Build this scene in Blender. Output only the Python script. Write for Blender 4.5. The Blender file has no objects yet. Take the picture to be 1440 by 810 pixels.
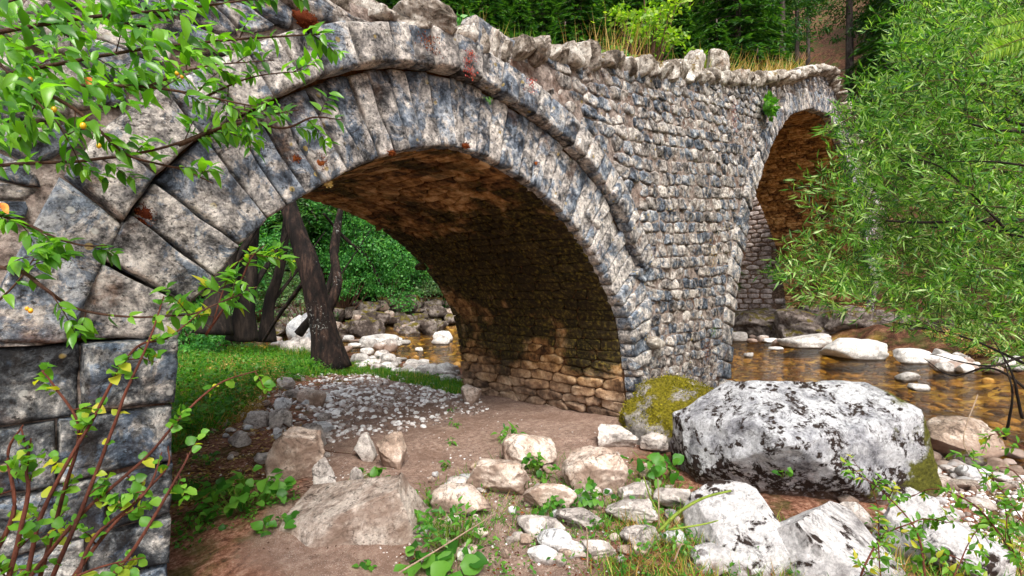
import bpy, bmesh, math, random
import numpy as np
from mathutils import Vector, Matrix, Euler
C = bpy.context.scene
COL = C.collection
R = math.radians
# ------------------------------------------------------------------ camera
EYE = 1.6; YAW = 48.0; FPX = 720.0; PITCH = math.degrees(math.atan(10/720))
cam_d = bpy.data.cameras.new('camera'); cam = bpy.data.objects.new('camera', cam_d); COL.objects.link(cam)
cam.location = (0, 0, EYE); cam.rotation_euler = (R(90+PITCH), 0, R(-YAW))
cam_d.sensor_width = 36; cam_d.lens = 18; cam_d.clip_start = .02; cam_d.clip_end = 600
C.camera = cam
# ------------------------------------------------------------------ light
SUN_EL, SUN_AZ = 52.0, 215.0      # compass-like: azimuth measured clockwise from +Y
w = bpy.data.worlds.new('World'); C.world = w; w.use_nodes = True
nt = w.node_tree; bg = nt.nodes['Background']
sky = nt.nodes.new('ShaderNodeTexSky'); sky.sky_type = 'NISHITA'; sky.sun_disc = False
sky.sun_elevation = R(SUN_EL); sky.sun_rotation = R(SUN_AZ); sky.dust_density = 3.0; sky.ozone_density = .6
hs = nt.nodes.new('ShaderNodeHueSaturation'); hs.inputs['Saturation'].default_value = .4; nt.links.new(sky.outputs[0], hs.inputs['Color']); nt.links.new(hs.outputs[0], bg.inputs[0]); bg.inputs[1].default_value = .15
sd = bpy.data.lights.new('sun', 'SUN'); sd.energy = 2.0; sd.angle = R(20); sd.color = (1, .95, .87)
so = bpy.data.objects.new('sun', sd); COL.objects.link(so)
az, el = R(SUN_AZ), R(SUN_EL)
sdir = Vector((math.sin(az)*math.cos(el), math.cos(az)*math.cos(el), math.sin(el)))
so.rotation_euler = (-sdir).to_track_quat('-Z', 'Y').to_euler(); so.location = (0, -5, 20)
C.view_settings.view_transform = 'Standard'; C.view_settings.look = 'None'; C.view_settings.exposure = 1.12
# ------------------------------------------------------------------ survey helpers
CY, SY = math.cos(R(YAW)), math.sin(R(YAW)); CP, SP = math.cos(R(PITCH)), math.sin(R(PITCH))
def ray(u, v):
    r = (u-720)/FPX; z = -(v-405)/FPX
    dd = CP - z*SP; zz = SP + z*CP
    return np.array([r*CY+dd*SY, -r*SY+dd*CY, zz])
def at_depth(u, v, d):
    return np.array([0, 0, EYE]) + ray(u, v)*d
def face(u, v, y=3.0):
    q = ray(u, v); k = y/q[1]; return (q[0]*k, q[2]*k+EYE)
def project(p):
    p = np.asarray(p, float)-np.array([0, 0, EYE])
    r = p[..., 0]*CY-p[..., 1]*SY; d = p[..., 0]*SY+p[..., 1]*CY; z = p[..., 2]
    dd = d*CP+z*SP; zz = -d*SP+z*CP
    return 720+FPX*r/dd, 405-FPX*zz/dd, dd
# ------------------------------------------------------------------ noise
def _h(ix, iy, iz, s):
    n = (ix*374761393 + iy*668265263 + iz*2147483647 + s*1274126177) & 0xffffffff
    n = ((n ^ (n >> 13))*1274126177) & 0xffffffff
    n = ((n ^ (n >> 15))*2246822519) & 0xffffffff
    return ((n ^ (n >> 16)) & 0xffff)/32767.5-1.0
def vn(p, s=0):
    p = np.asarray(p, float); i = np.floor(p).astype(np.int64); f = p-i; f = f*f*(3-2*f)
    x, y, z = i[..., 0], i[..., 1], i[..., 2]; a, b, c = f[..., 0], f[..., 1], f[..., 2]
    def L(u, v, t): return u+(v-u)*t
    c00 = L(_h(x, y, z, s), _h(x+1, y, z, s), a); c10 = L(_h(x, y+1, z, s), _h(x+1, y+1, z, s), a)
    c01 = L(_h(x, y, z+1, s), _h(x+1, y, z+1, s), a); c11 = L(_h(x, y+1, z+1, s), _h(x+1, y+1, z+1, s), a)
    return L(L(c00, c10, b), L(c01, c11, b), c)
def fbm(p, s=0, o=4, g=.5):
    p = np.asarray(p, float); t = 0; a = 1; n = 0
    for k in range(o):
        t = t+a*vn(p*2.03**k+k*7.3, s+k); n += a; a *= g
    return t/n
def sst(a, b, x):
    t = np.clip((x-a)/(b-a), 0, 1); return t*t*(3-2*t)
# ------------------------------------------------------------------ materials
class MB:
    def __init__(s, name):
        s.m = bpy.data.materials.new(name); s.m.use_nodes = True; s.t = s.m.node_tree
        s.p = s.t.nodes['Principled BSDF']; s.out = s.t.nodes['Material Output']
        s.pos = s.n('ShaderNodeNewGeometry').outputs['Position']
        s.p.inputs['Specular IOR Level'].default_value = .25
    def n(s, t, **k):
        o = s.t.nodes.new(t)
        for a, b in k.items(): setattr(o, a, b)
        return o
    def put(s, sock, v):
        if isinstance(v, bpy.types.NodeSocket): s.t.links.new(v, sock)
        elif v is not None:
            if isinstance(v, tuple) and len(v) == 3 and sock.type == 'RGBA': v = v+(1,)
            sock.default_value = v
    def noise(s, sc, det=6, ro=.6, vec=None, dist=0):
        o = s.n('ShaderNodeTexNoise'); s.put(o.inputs['Vector'], vec or s.pos); o.inputs['Scale'].default_value = sc
        o.inputs['Detail'].default_value = det; o.inputs['Roughness'].default_value = ro; o.inputs['Distortion'].default_value = dist
        return o.outputs['Fac']
    def voro(s, sc, vec=None, f='F1', out='Distance'):
        o = s.n('ShaderNodeTexVoronoi', feature=f); s.put(o.inputs['Vector'], vec or s.pos); o.inputs['Scale'].default_value = sc
        return o.outputs[out]
    def ramp(s, fac, stops):
        o = s.n('ShaderNodeValToRGB'); s.put(o.inputs[0], fac); e = o.color_ramp.elements
        while len(e) < len(stops): e.new(.5)
        for q, (a, c) in zip(e, stops):
            q.position = a; q.color = (c, c, c, 1) if not isinstance(c, tuple) else c+(1,)
        return o.outputs[0]
    def mix(s, f, a, b, mode='MIX'):
        o = s.n('ShaderNodeMix', data_type='RGBA', blend_type=mode); s.put(o.inputs[0], f); s.put(o.inputs[6], a); s.put(o.inputs[7], b)
        return o.outputs[2]
    def math(s, op, a, b=None, clamp=False):
        o = s.n('ShaderNodeMath', operation=op, use_clamp=clamp); s.put(o.inputs[0], a)
        if b is not None: s.put(o.inputs[1], b)
        return o.outputs[0]
    def attr(s, name):
        return s.n('ShaderNodeAttribute', attribute_name=name).outputs
    def sep(s, v):
        o = s.n('ShaderNodeSeparateXYZ'); s.put(o.inputs[0], v); return o.outputs
    def normal_z(s):
        return s.sep(s.n('ShaderNodeNewGeometry').outputs['Normal'])[2]
    def vec(s, sx, sy, sz):
        o = s.n('ShaderNodeMapping'); s.put(o.inputs[0], s.pos); o.inputs['Scale'].default_value = (sx, sy, sz); return o.outputs[0]
    def bump(s, h, st=.5, d=.02, prev=None):
        o = s.n('ShaderNodeBump'); s.put(o.inputs['Height'], h); o.inputs['Strength'].default_value = st; o.inputs['Distance'].default_value = d
        if prev: s.put(o.inputs['Normal'], prev)
        return o.outputs[0]
    def done(s, col, rough=.85, nrm=None, spec=None):
        s.put(s.p.inputs['Base Color'], col); s.put(s.p.inputs['Roughness'], rough)
        if nrm: s.put(s.p.inputs['Normal'], nrm)
        if spec is not None: s.p.inputs['Specular IOR Level'].default_value = spec
        return s.m
def rock_mat(name, stops, sc=6, rust=.0, pit=1.0, lichen=0, lich_col=(.020, .012, .009), moss=0, moss_col=(.16, .15, .02), bumpd=.02, soil=None, lsc=5, var=.35, blue=False, low_moss=None, crack=.8, speck=.55, low_dark=None, wet=False, streak=0, dirt=0):
    b = MB(name); r = b.attr('rnd')['Color']; rs = b.sep(r)
    vo = b.n('ShaderNodeVectorMath', operation='MULTIPLY_ADD'); b.put(vo.inputs[0], r); vo.inputs[1].default_value = (13, 17, 11); b.put(vo.inputs[2], b.pos); wpos = b.pos; b.pos = vo.outputs[0]
    n1 = b.noise(sc, 14, .74, dist=.4)
    n1 = b.math('ADD', n1, b.math('MULTIPLY', b.math('SUBTRACT', rs[0], .5), var*.22))
    col = b.ramp(n1, stops)
    if blue:
        nb = b.noise(5.2, 10, .72, dist=.6); fb = b.math('ADD', nb, b.math('MULTIPLY', b.math('SUBTRACT', rs[1], .5), .12))
        col = b.mix(b.ramp(fb, [(.50, 0), (.54, .85)]), col, b.ramp(n1, [(.36, (.012, .017, .026)), (.45, (.06, .088, .13)), (.54, (.19, .25, .33)), (.64, (.56, .58, .60))]))
    if rust:
        col = b.mix(b.math('MULTIPLY', b.ramp(b.noise(1.9, 8, .7), [(.56, 0), (.68, 1)]), rust), col, b.ramp(b.noise(14, 5), [(.35, (.07, .028, .012)), (.65, (.4, .2, .09))]))
    if crack:
        cn = b.math('ABSOLUTE', b.math('SUBTRACT', b.noise(4.2, 9, .62, dist=.8), .5)); cm = b.ramp(b.noise(2.6, 3), [(.45, 0), (.6, 1)])
        crk = b.math('MULTIPLY', b.ramp(cn, [(0, 1), (.014, 0)]), cm); col = b.mix(b.math('MULTIPLY', crk, crack), col, (.03, .018, .012))
    if speck: col = b.mix(speck, col, b.ramp(b.noise(27, 9, .82, dist=.3), [(.38, .16), (.47, .75), (.53, 1.0), (.62, 1.45)]), 'MULTIPLY')
    if streak:
        ms = b.n('ShaderNodeMapping'); b.put(ms.inputs[0], wpos); ms.inputs['Scale'].default_value = (5, 5, .55)
        col = b.mix(b.math('MULTIPLY', b.ramp(b.noise(1.0, 8, .7, ms.outputs[0]), [(.50, 0), (.60, 1)]), streak), col, (.045, .035, .03))
        col = b.mix(b.ramp(b.voro(7, wpos), [(.10, .75), (.14, 0)]), col, b.mix(b.ramp(b.noise(3, 3, vec=wpos), [(.48, 0), (.52, 1)]), (.62, .62, .58), (.42, .30, .08)))
    if pit:
        f = b.ramp(b.noise(34, 5, .6, b.vec(1, 1, 1.3)), [(.34, 1), (.41, 0)])
        col = b.mix(b.math('MULTIPLY', f, .85*pit), col, (.02, .018, .016))
    if lichen:
        ln = b.noise(lsc, 9, .62, dist=.5)
        if low_dark: ln = b.math('ADD', ln, b.math('MAXIMUM', 0, b.math('MULTIPLY', b.math('SUBTRACT', low_dark[0], b.sep(wpos)[2]), low_dark[1])))
        f1 = b.ramp(ln, [(.56-.05*lichen, 0), (.605-.05*lichen, 1)])
        f2 = b.ramp(b.noise(lsc*4.2, 6, .6), [(.40, 0), (.48, 1)])
        vd = b.math('ADD', b.voro(lsc*1.5), b.math('MULTIPLY', b.math('SUBTRACT', b.noise(lsc*5, 4), .5), .35)); vm = b.ramp(b.noise(lsc*.45, 4), [(.47, 0), (.56, 1)])
        f1 = b.math('MAXIMUM', f1, b.math('MULTIPLY', b.ramp(vd, [(.22, 1), (.29, 0)]), vm))
        col = b.mix(b.math('MULTIPLY', f1, f2), col, b.ramp(b.noise(60, 3), [(.3, lich_col), (.7, tuple(c*2.4 for c in lich_col))]))
    if soil:
        f = b.ramp(b.math('ADD', b.math('MULTIPLY', b.normal_z(), -.25), b.noise(3, 6)), [(.38, 0), (.55, 1)])
        col = b.mix(b.math('MULTIPLY', f, .75), col, soil)
    if moss:
        f = b.math('ADD', b.noise(3.2, 8, .65), b.math('MULTIPLY', b.normal_z(), .12))
        col = b.mix(b.ramp(f, [(.66-.12*moss, 0), (.72-.12*moss, 1)]), col, b.ramp(b.noise(30, 6, .7), [(.32, tuple(c*.25 for c in moss_col)), (.62, moss_col), (.75, tuple(min(1, c*1.9) for c in moss_col))]))
    if low_moss:
        zc = b.sep(wpos); f = b.math('ADD', b.math('MULTIPLY', b.math('SUBTRACT', low_moss[0], zc[2]), low_moss[1]), b.noise(3.5, 8, .65))
        if len(low_moss) > 2:
            f = b.math('ADD', f, b.math('MULTIPLY', b.math('SUBTRACT', b.math('ADD', b.math('MULTIPLY', zc[0], low_moss[3]), b.math('MULTIPLY', zc[1], low_moss[4])), low_moss[5]), low_moss[2]))
        col = b.mix(b.ramp(f, [(.62, 0), (.70, 1)]), col, b.ramp(b.noise(34, 6, .7), [(.32, tuple(c*.2 for c in moss_col)), (.62, moss_col), (.75, tuple(min(1, c*1.8) for c in moss_col))]))
    if dirt:
        zd = b.math('ADD', b.sep(wpos)[2], b.math('MULTIPLY', b.math('SUBTRACT', b.noise(7, 8, .7), .5), .22)); col = b.mix(b.ramp(zd, [(.02, dirt), (.11, 0)]), col, (.24, .16, .12))
    if wet:
        zw = b.math('ADD', b.sep(wpos)[2], b.math('MULTIPLY', b.math('SUBTRACT', b.noise(6, 4), .5), .05)); col = b.mix(b.ramp(b.math('SUBTRACT', zw, WATER_Z), [(.018, .85), (.05, 0)]), col, (.07, .045, .025))
    h = b.bump(b.noise(sc*1.6, 12, .75), .9, bumpd*1.8); h = b.bump(b.noise(40, 8, .75), .9, bumpd*.5, h)
    if crack: h = b.bump(b.math('SUBTRACT', 1, crk), .7, .012, h)
    return b.done(col, .88, h)
M = {}
WATER_Z = -.15
M['face'] = rock_mat('weathered_limestone', streak=.28, speck=.85, stops=[(.37, (.024, .024, .026)), (.44, (.19, .18, .175)), (.50, (.43, .395, .365)), (.58, (.80, .735, .67))], sc=6.5, rust=.7, blue=True, bumpd=.028)
M['pier'] = rock_mat('dark_weathered_ashlar', streak=.4, speck=.85, stops=[(.40, (.018, .02, .024)), (.47, (.10, .11, .12)), (.53, (.28, .28, .27)), (.60, (.80, .76, .70))], sc=5.5, rust=.4, blue=True, bumpd=.028)
M['rubble'] = rock_mat('rubble_limestone', streak=.25, speck=.75, stops=[(.35, (.024, .022, .02)), (.43, (.20, .18, .165)), (.50, (.42, .375, .34)), (.58, (.78, .71, .64))], sc=9, rust=.55, blue=True, bumpd=.028, var=.5)
M['coping'] = rock_mat('coping_limestone', [(.30, (.02, .018, .015)), (.42, (.15, .12, .09)), (.50, (.42, .36, .30)), (.62, (.82, .77, .69))], 6, rust=.6, moss=.25, moss_col=(.2, .13, .02), bumpd=.03)
M['pale'] = rock_mat('pale_river_limestone', [(.35, (.15, .13, .115)), (.46, (.38, .335, .305)), (.58, (.64, .58, .53))], 4, pit=.5, bumpd=.012, soil=None, dirt=.8)
M['white'] = rock_mat('white_limestone', [(.34, (.20, .20, .21)), (.46, (.44, .44, .45)), (.60, (.66, .65, .64))], 3, pit=.15, bumpd=.01, var=.5, dirt=.8)
M['river'] = rock_mat('wet_footed_river_stone', [(.32, (.24, .22, .20)), (.46, (.46, .43, .40)), (.60, (.70, .67, .63))], 4, pit=.5, bumpd=.012, var=1.2, wet=True)
M['tan'] = rock_mat('tan_sandstone', [(.32, (.12, .08, .06)), (.45, (.42, .31, .24)), (.58, (.74, .62, .53))], 4, pit=.7, bumpd=.02, soil=(.30, .20, .15), var=.5, dirt=.8)
M['slab'] = rock_mat('grey_brown_rock', [(.34, (.09, .065, .05)), (.45, (.31, .235, .19)), (.58, (.60, .51, .44))], 5, pit=.8, bumpd=.025, soil=(.27, .18, .135), dirt=.8)
M['hero'] = rock_mat('white_boulder_with_dark_lichen', [(.36, (.11, .11, .12)), (.45, (.40, .40, .43)), (.56, (.74, .74, .76))], 4.2, pit=.7, lichen=.55, moss_col=(.17, .17, .02), bumpd=.045, lsc=6.5, low_dark=(.38, .42), low_moss=(.0, .30, .55, 1.0, -.55, 4.15), dirt=.8)
M['hero2'] = rock_mat('pale_split_boulder', [(.31, (.24, .22, .22)), (.41, (.56, .53, .52)), (.53, (.82, .79, .78))], 4.2, pit=.4, lichen=.15, moss_col=(.2, .15, .02), bumpd=.035, lsc=5, low_moss=(-.05, .6), dirt=.8)
M['mossy'] = rock_mat('boulder_under_moss', [(.3, (.1, .09, .08)), (.6, (.5, .46, .42))], 5, moss=1.2, moss_col=(.26, .22, .012), bumpd=.04)
M['dark'] = rock_mat('dark_wet_rock', [(.30, (.012, .010, .008)), (.46, (.075, .055, .045)), (.62, (.32, .27, .24))], 2.5, pit=.6, moss=.55, moss_col=(.14, .11, .015), bumpd=.05)
def soffit_mat(name, dark, zl=None):
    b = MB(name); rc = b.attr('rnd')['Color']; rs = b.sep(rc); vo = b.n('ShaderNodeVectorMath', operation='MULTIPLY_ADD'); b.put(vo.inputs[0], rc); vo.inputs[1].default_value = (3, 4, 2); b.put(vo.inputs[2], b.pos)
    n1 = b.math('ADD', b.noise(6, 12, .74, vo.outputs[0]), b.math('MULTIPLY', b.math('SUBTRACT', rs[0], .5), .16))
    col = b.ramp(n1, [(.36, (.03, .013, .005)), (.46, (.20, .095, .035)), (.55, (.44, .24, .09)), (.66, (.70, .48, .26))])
    zc = b.sep(b.pos)[2]
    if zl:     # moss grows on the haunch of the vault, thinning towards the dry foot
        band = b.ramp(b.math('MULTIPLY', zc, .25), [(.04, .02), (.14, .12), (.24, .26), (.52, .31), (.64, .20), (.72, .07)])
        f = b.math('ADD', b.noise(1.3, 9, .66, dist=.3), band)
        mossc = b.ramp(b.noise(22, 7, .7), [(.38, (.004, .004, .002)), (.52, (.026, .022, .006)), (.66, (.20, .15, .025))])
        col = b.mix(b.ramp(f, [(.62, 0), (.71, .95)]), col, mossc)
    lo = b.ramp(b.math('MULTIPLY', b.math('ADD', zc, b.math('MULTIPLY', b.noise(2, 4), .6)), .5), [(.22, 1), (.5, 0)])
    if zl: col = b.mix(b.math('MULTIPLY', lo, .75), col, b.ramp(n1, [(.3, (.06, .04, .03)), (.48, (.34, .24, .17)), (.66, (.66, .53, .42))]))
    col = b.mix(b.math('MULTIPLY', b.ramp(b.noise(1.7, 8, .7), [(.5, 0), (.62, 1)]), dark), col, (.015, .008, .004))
    h = b.bump(b.noise(9, 10, .7), .9, .04); h = b.bump(b.noise(50, 5, .7), .7, .01, h)
    return b.done(col, .9, h)
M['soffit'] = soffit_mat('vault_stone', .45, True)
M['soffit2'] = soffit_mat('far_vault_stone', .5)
def mortar_mat(name, c0, c1, c2):
    b = MB(name); col = b.ramp(b.noise(11, 10, .7), [(.32, c0), (.5, c1), (.66, c2)])
    col = b.mix(b.ramp(b.noise(2.3, 6), [(.54, 0), (.66, .8)]), col, (.12, .05, .025)); col = b.mix(.8, col, b.ramp(b.noise(27, 9, .82), [(.38, .16), (.47, .75), (.53, 1.0), (.62, 1.45)]), 'MULTIPLY')
    h = b.bump(b.noise(16, 10, .7), 1, .05); return b.done(col, .95, h)
M['mortar'] = mortar_mat('lime_mortar', (.07, .05, .04), (.30, .235, .20), (.52, .44, .39))
M['mortar_dark'] = mortar_mat('old_brown_mortar', (.02, .012, .008), (.12, .075, .05), (.3, .2, .14))
M['mortar_vault'] = mortar_mat('vault_mortar', (.03, .015, .008), (.18, .09, .038), (.40, .22, .10))
M['wing'] = rock_mat('far_wall_stone', [(.28, (.03, .022, .02)), (.42, (.19, .14, .12)), (.52, (.36, .29, .26)), (.66, (.66, .57, .52))], 3.5, bumpd=.03, var=.6)
def leaf_mat(name, stops, trans=.45, gloss=.3, sc=1.3, tsat=1.6, rough=.42):
    b = MB(name); rs = b.sep(b.attr('rnd')['Color'])
    f = b.math('ADD', b.math('MULTIPLY', rs[0], .75), b.math('MULTIPLY', b.noise(sc, 3), .4))
    col = b.ramp(f, stops)
    b.done(col, rough, None, gloss)
    tr = b.n('ShaderNodeBsdfTranslucent'); b.put(tr.inputs[0], b.mix(1.0, col, (1.25*tsat, 1.35*tsat, .55), 'MULTIPLY'))
    mx = b.n('ShaderNodeMixShader'); mx.inputs[0].default_value = trans
    b.t.links.new(b.p.outputs[0], mx.inputs[1]); b.t.links.new(tr.outputs[0], mx.inputs[2]); b.t.links.new(mx.outputs[0], b.out.inputs[0])
    return b.m
M['leaf'] = leaf_mat('cornel_leaf', [(.1, (.018, .075, .008)), (.5, (.07, .22, .014)), (.9, (.18, .40, .03))], rough=.32, gloss=.45)
M['leaf2'] = leaf_mat('small_shrub_leaf', [(.1, (.03, .11, .012)), (.55, (.09, .25, .02)), (.85, (.18, .34, .04)), (.97, (.5, .4, .03))])
M['willow'] = leaf_mat('willow_leaf', [(.18, (.006, .038, .008)), (.44, (.045, .15, .018)), (.72, (.14, .31, .035)), (.97, (.42, .55, .24))], .35)
M['ground_leaf'] = leaf_mat('herb_leaf', [(.1, (.02, .085, .012)), (.5, (.055, .19, .02)), (.95, (.13, .30, .04))])
M['bank_leaf'] = leaf_mat('far_bank_leaf', [(.1, (.010, .055, .014)), (.5, (.04, .18, .035)), (.95, (.14, .38, .08))], .35, sc=.5)
M['bank_leaf2'] = leaf_mat('grey_green_leaf', [(.1, (.03, .08, .03)), (.5, (.08, .17, .07)), (.95, (.2, .3, .13))], .35, sc=.5)
M['needle'] = leaf_mat('conifer_needle', [(.1, (.007, .034, .012)), (.5, (.026, .09, .02)), (.95, (.09, .20, .035))], .25, .15, sc=.4)
M['bright'] = leaf_mat('bright_sapling_leaf', [(.1, (.06, .15, .01)), (.5, (.14, .28, .02)), (.95, (.32, .44, .05))], .45)
M['grass'] = leaf_mat('grass_blade', [(.1, (.02, .10, .012)), (.45, (.06, .21, .02)), (.8, (.16, .30, .03)), (.98, (.50, .36, .12))], .3)
M['drygrass'] = leaf_mat('dry_grass_blade', [(.1, (.22, .11, .02)), (.5, (.42, .25, .06)), (.9, (.62, .46, .18))], .3, tsat=1.0)
M['rustmoss'] = leaf_mat('rusty_moss', [(.1, (.035, .008, .005)), (.5, (.12, .028, .010)), (.95, (.26, .08, .02))], .1, .05, tsat=.7, rough=.9)
M['redplant'] = leaf_mat('red_creeper', [(.1, (.10, .01, .008)), (.5, (.35, .03, .02)), (.95, (.5, .1, .04))], .2, tsat=.8)
def bark_mat(name, stops, sc=7, spots=0, moss=0):
    b = MB(name); n = b.noise(sc, 10, .7, b.vec(1, 1, .28)); col = b.ramp(n, stops)
    if spots: col = b.mix(b.ramp(b.math('MULTIPLY', b.noise(22, 6, .7), b.ramp(b.noise(1.6, 4), [(.38, .80), (.62, 1.06)])), [(.60, 0), (.65, .6*spots)]), col, (.58, .60, .56))
    if moss: col = b.mix(b.ramp(b.noise(3, 6), [(.5, 0), (.6, .8)]), col, b.ramp(b.noise(30, 4), [(.3, (.03, .03, .005)), (.7, (.17, .14, .02))]))
    return b.done(col, .9, b.bump(n, 1, .05))
M['bark'] = bark_mat('lichened_bark', [(.40, (.003, .002, .0015)), (.52, (.014, .008, .006)), (.68, (.07, .04, .028))], 9, .8, 0)
M['bark_dark'] = bark_mat('dark_bark', [(.35, (.004, .003, .0025)), (.5, (.013, .009, .007)), (.7, (.05, .035, .026))])
M['bark_conifer'] = bark_mat('conifer_bark', [(.35, (.015, .011, .010)), (.5, (.07, .052, .045)), (.7, (.2, .16, .14))], 5)
M['twig'] = bark_mat('brown_twig', [(.3, (.035, .018, .012)), (.6, (.14, .07, .045))], 20)
M['twig_red'] = bark_mat('red_brown_twig', [(.3, (.05, .016, .012)), (.6, (.19, .06, .035))], 20)
M['twig_pale'] = bark_mat('pale_twig', [(.3, (.25, .16, .10)), (.6, (.5, .38, .27))], 20)
M['stalk'] = bark_mat('green_stalk', [(.3, (.12, .2, .02)), (.6, (.3, .4, .06))], 20)
b = MB('ripe_berry'); M['berry'] = b.done(b.ramp(b.noise(30, 3), [(.35, (.62, .26, .01)), (.65, (.8, .5, .02))]), .3, None, .5)
b = MB('orange_leaf_mat'); M['orange_leaf'] = b.done(b.ramp(b.noise(25, 4), [(.35, (.5, .12, .02)), (.65, (.75, .42, .08))]), .5)
# ground
b = MB('ground_soil'); A = b.sep(b.attr('zone')['Color'])
sand = b.ramp(b.noise(16, 12, .75), [(.30, (.13, .080, .060)), (.5, (.33, .215, .165)), (.66, (.52, .38, .30))])
sand = b.mix(b.ramp(b.noise(140, 3, .6), [(.56, 0), (.64, .8)]), sand, (.60, .52, .45))
sand = b.mix(b.ramp(b.noise(90, 3, .6), [(.30, .8), (.38, 0)]), sand, (.09, .05, .035))
sand = b.mix(b.ramp(b.noise(1.8, 6, .6), [(.42, .0), (.62, .55)]), sand, (.21, .125, .09))
soil = b.ramp(b.noise(22, 12, .8), [(.34, (.04, .018, .012)), (.46, (.20, .085, .05)), (.55, (.40, .20, .13)), (.68, (.66, .48, .36))])
soil = b.mix(b.ramp(b.noise(4, 6), [(.5, 0), (.62, .7)]), soil, b.ramp(b.noise(50, 4), [(.3, (.02, .035, .006)), (.7, (.10, .11, .02))]))
litter = b.ramp(b.noise(3, 15, .85), [(.36, (.010, .006, .004)), (.47, (.06, .026, .015)), (.56, (.17, .08, .045)), (.68, (.40, .26, .17))])
litter = b.mix(b.ramp(b.noise(.9, 8, .65), [(.5, 0), (.62, .75)]), litter, b.ramp(b.noise(9, 5), [(.3, (.010, .025, .005)), (.7, (.07, .12, .02))]))
bed = b.ramp(b.voro(5.5, out='Color'), [(.2, (.10, .05, .009)), (.5, (.38, .22, .035)), (.8, (.62, .44, .12))])
bed = b.mix(b.ramp(b.noise(1.1, 6, .6), [(.42, .85), (.6, 0)]), bed, (.045, .020, .007))
col = b.mix(A[0], soil, sand); col = b.mix(A[2], col, litter); col = b.mix(A[1], col, bed)
h = b.bump(b.noise(18, 12, .75), .9, .05); h = b.bump(b.noise(110, 4, .7), .8, .012, h)
M['ground'] = b.done(col, .95, h, .1)
# water: clear tea-brown layer over the real bed
b = MB('tea_brown_water')
gl = b.n('ShaderNodeBsdfGlossy'); gl.inputs['Roughness'].default_value = .07; gl.inputs['Color'].default_value = (.95, .95, .95, 1)
tp = b.n('ShaderNodeBsdfTransparent'); b.put(tp.inputs[0], (.98, .88, .56))
fr = b.n('ShaderNodeFresnel'); fr.inputs['IOR'].default_value = 1.33
hn = b.bump(b.noise(3.5, 6, .6, b.vec(1, 1, 1), .6), .8, .07); hn = b.bump(b.noise(11, 4, .6), .6, .02, hn)
b.put(gl.inputs['Normal'], hn); b.put(fr.inputs['Normal'], hn)
mx = b.n('ShaderNodeMixShader'); b.t.links.new(b.math('MULTIPLY', fr.outputs[0], .8), mx.inputs[0]); b.t.links.new(tp.outputs[0], mx.inputs[1]); b.t.links.new(gl.outputs[0], mx.inputs[2])
b.t.links.new(mx.outputs[0], b.out.inputs[0]); M['water'] = b.m
# ------------------------------------------------------------------ mesh helpers
def link(o, parent=None):
    COL.objects.link(o)
    if parent: o.parent = parent
    return o
def thing(name, label, cat, loc=(0, 0, 0), group=None):
    o = bpy.data.objects.new(name, None); o.empty_display_size = .1; link(o); o.location = [float(c) for c in loc]
    return tag(o, label, cat, group)
def tag(o, label=None, cat=None, group=None, kind=None):
    if label: o['label'] = label
    if cat: o['category'] = cat
    if group: o['group'] = group
    if kind: o['kind'] = kind
    return o
class Acc:
    """collects vertex blocks and faces; every block carries its own random colour"""
    def __init__(s): s.v = []; s.f = []; s.c = []; s.n = 0
    def add(s, v, f, rnd=None):
        v = np.asarray(v, float); k = s.n
        s.v.append(v); s.f.extend([tuple(i+k for i in q) for q in f]); s.n += len(v)
        rnd = (random.random(), random.random(), random.random()) if rnd is None else rnd
        s.c.append(np.tile(np.array([*rnd, 1.0]), (len(v), 1)) if np.ndim(rnd) == 1 else rnd)
    def mesh(s, name, off=(0, 0, 0), smooth=True):
        v = np.concatenate(s.v)-np.array(off); me = bpy.data.meshes.new(name)
        me.from_pydata(v.tolist(), [], s.f)
        ca = me.color_attributes.new('rnd', 'FLOAT_COLOR', 'POINT'); ca.data.foreach_set('color', np.concatenate(s.c).astype(np.float32).ravel())
        if smooth: me.polygons.foreach_set('use_smooth', np.ones(len(me.polygons), bool))
        me.update(); return me
    def obj(s, name, mat, parent=None, origin=None, smooth=True, kind=None):
        off = parent.location if parent else (origin if origin is not None else (0, 0, 0))
        if parent and parent.parent: off = Vector(off)+parent.parent.location
        me = s.mesh(name, tuple(off), smooth); me.materials.append(mat)
        o = bpy.data.objects.new(name, me); link(o, parent)
        if not parent and origin is not None: o.location = [float(c) for c in origin]
        if kind: o['kind'] = kind
        return o
def inst(name, me, mat, parent, mtx):
    o = bpy.data.objects.new(name, me); link(o, parent); o.matrix_local = mtx; return o
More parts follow.
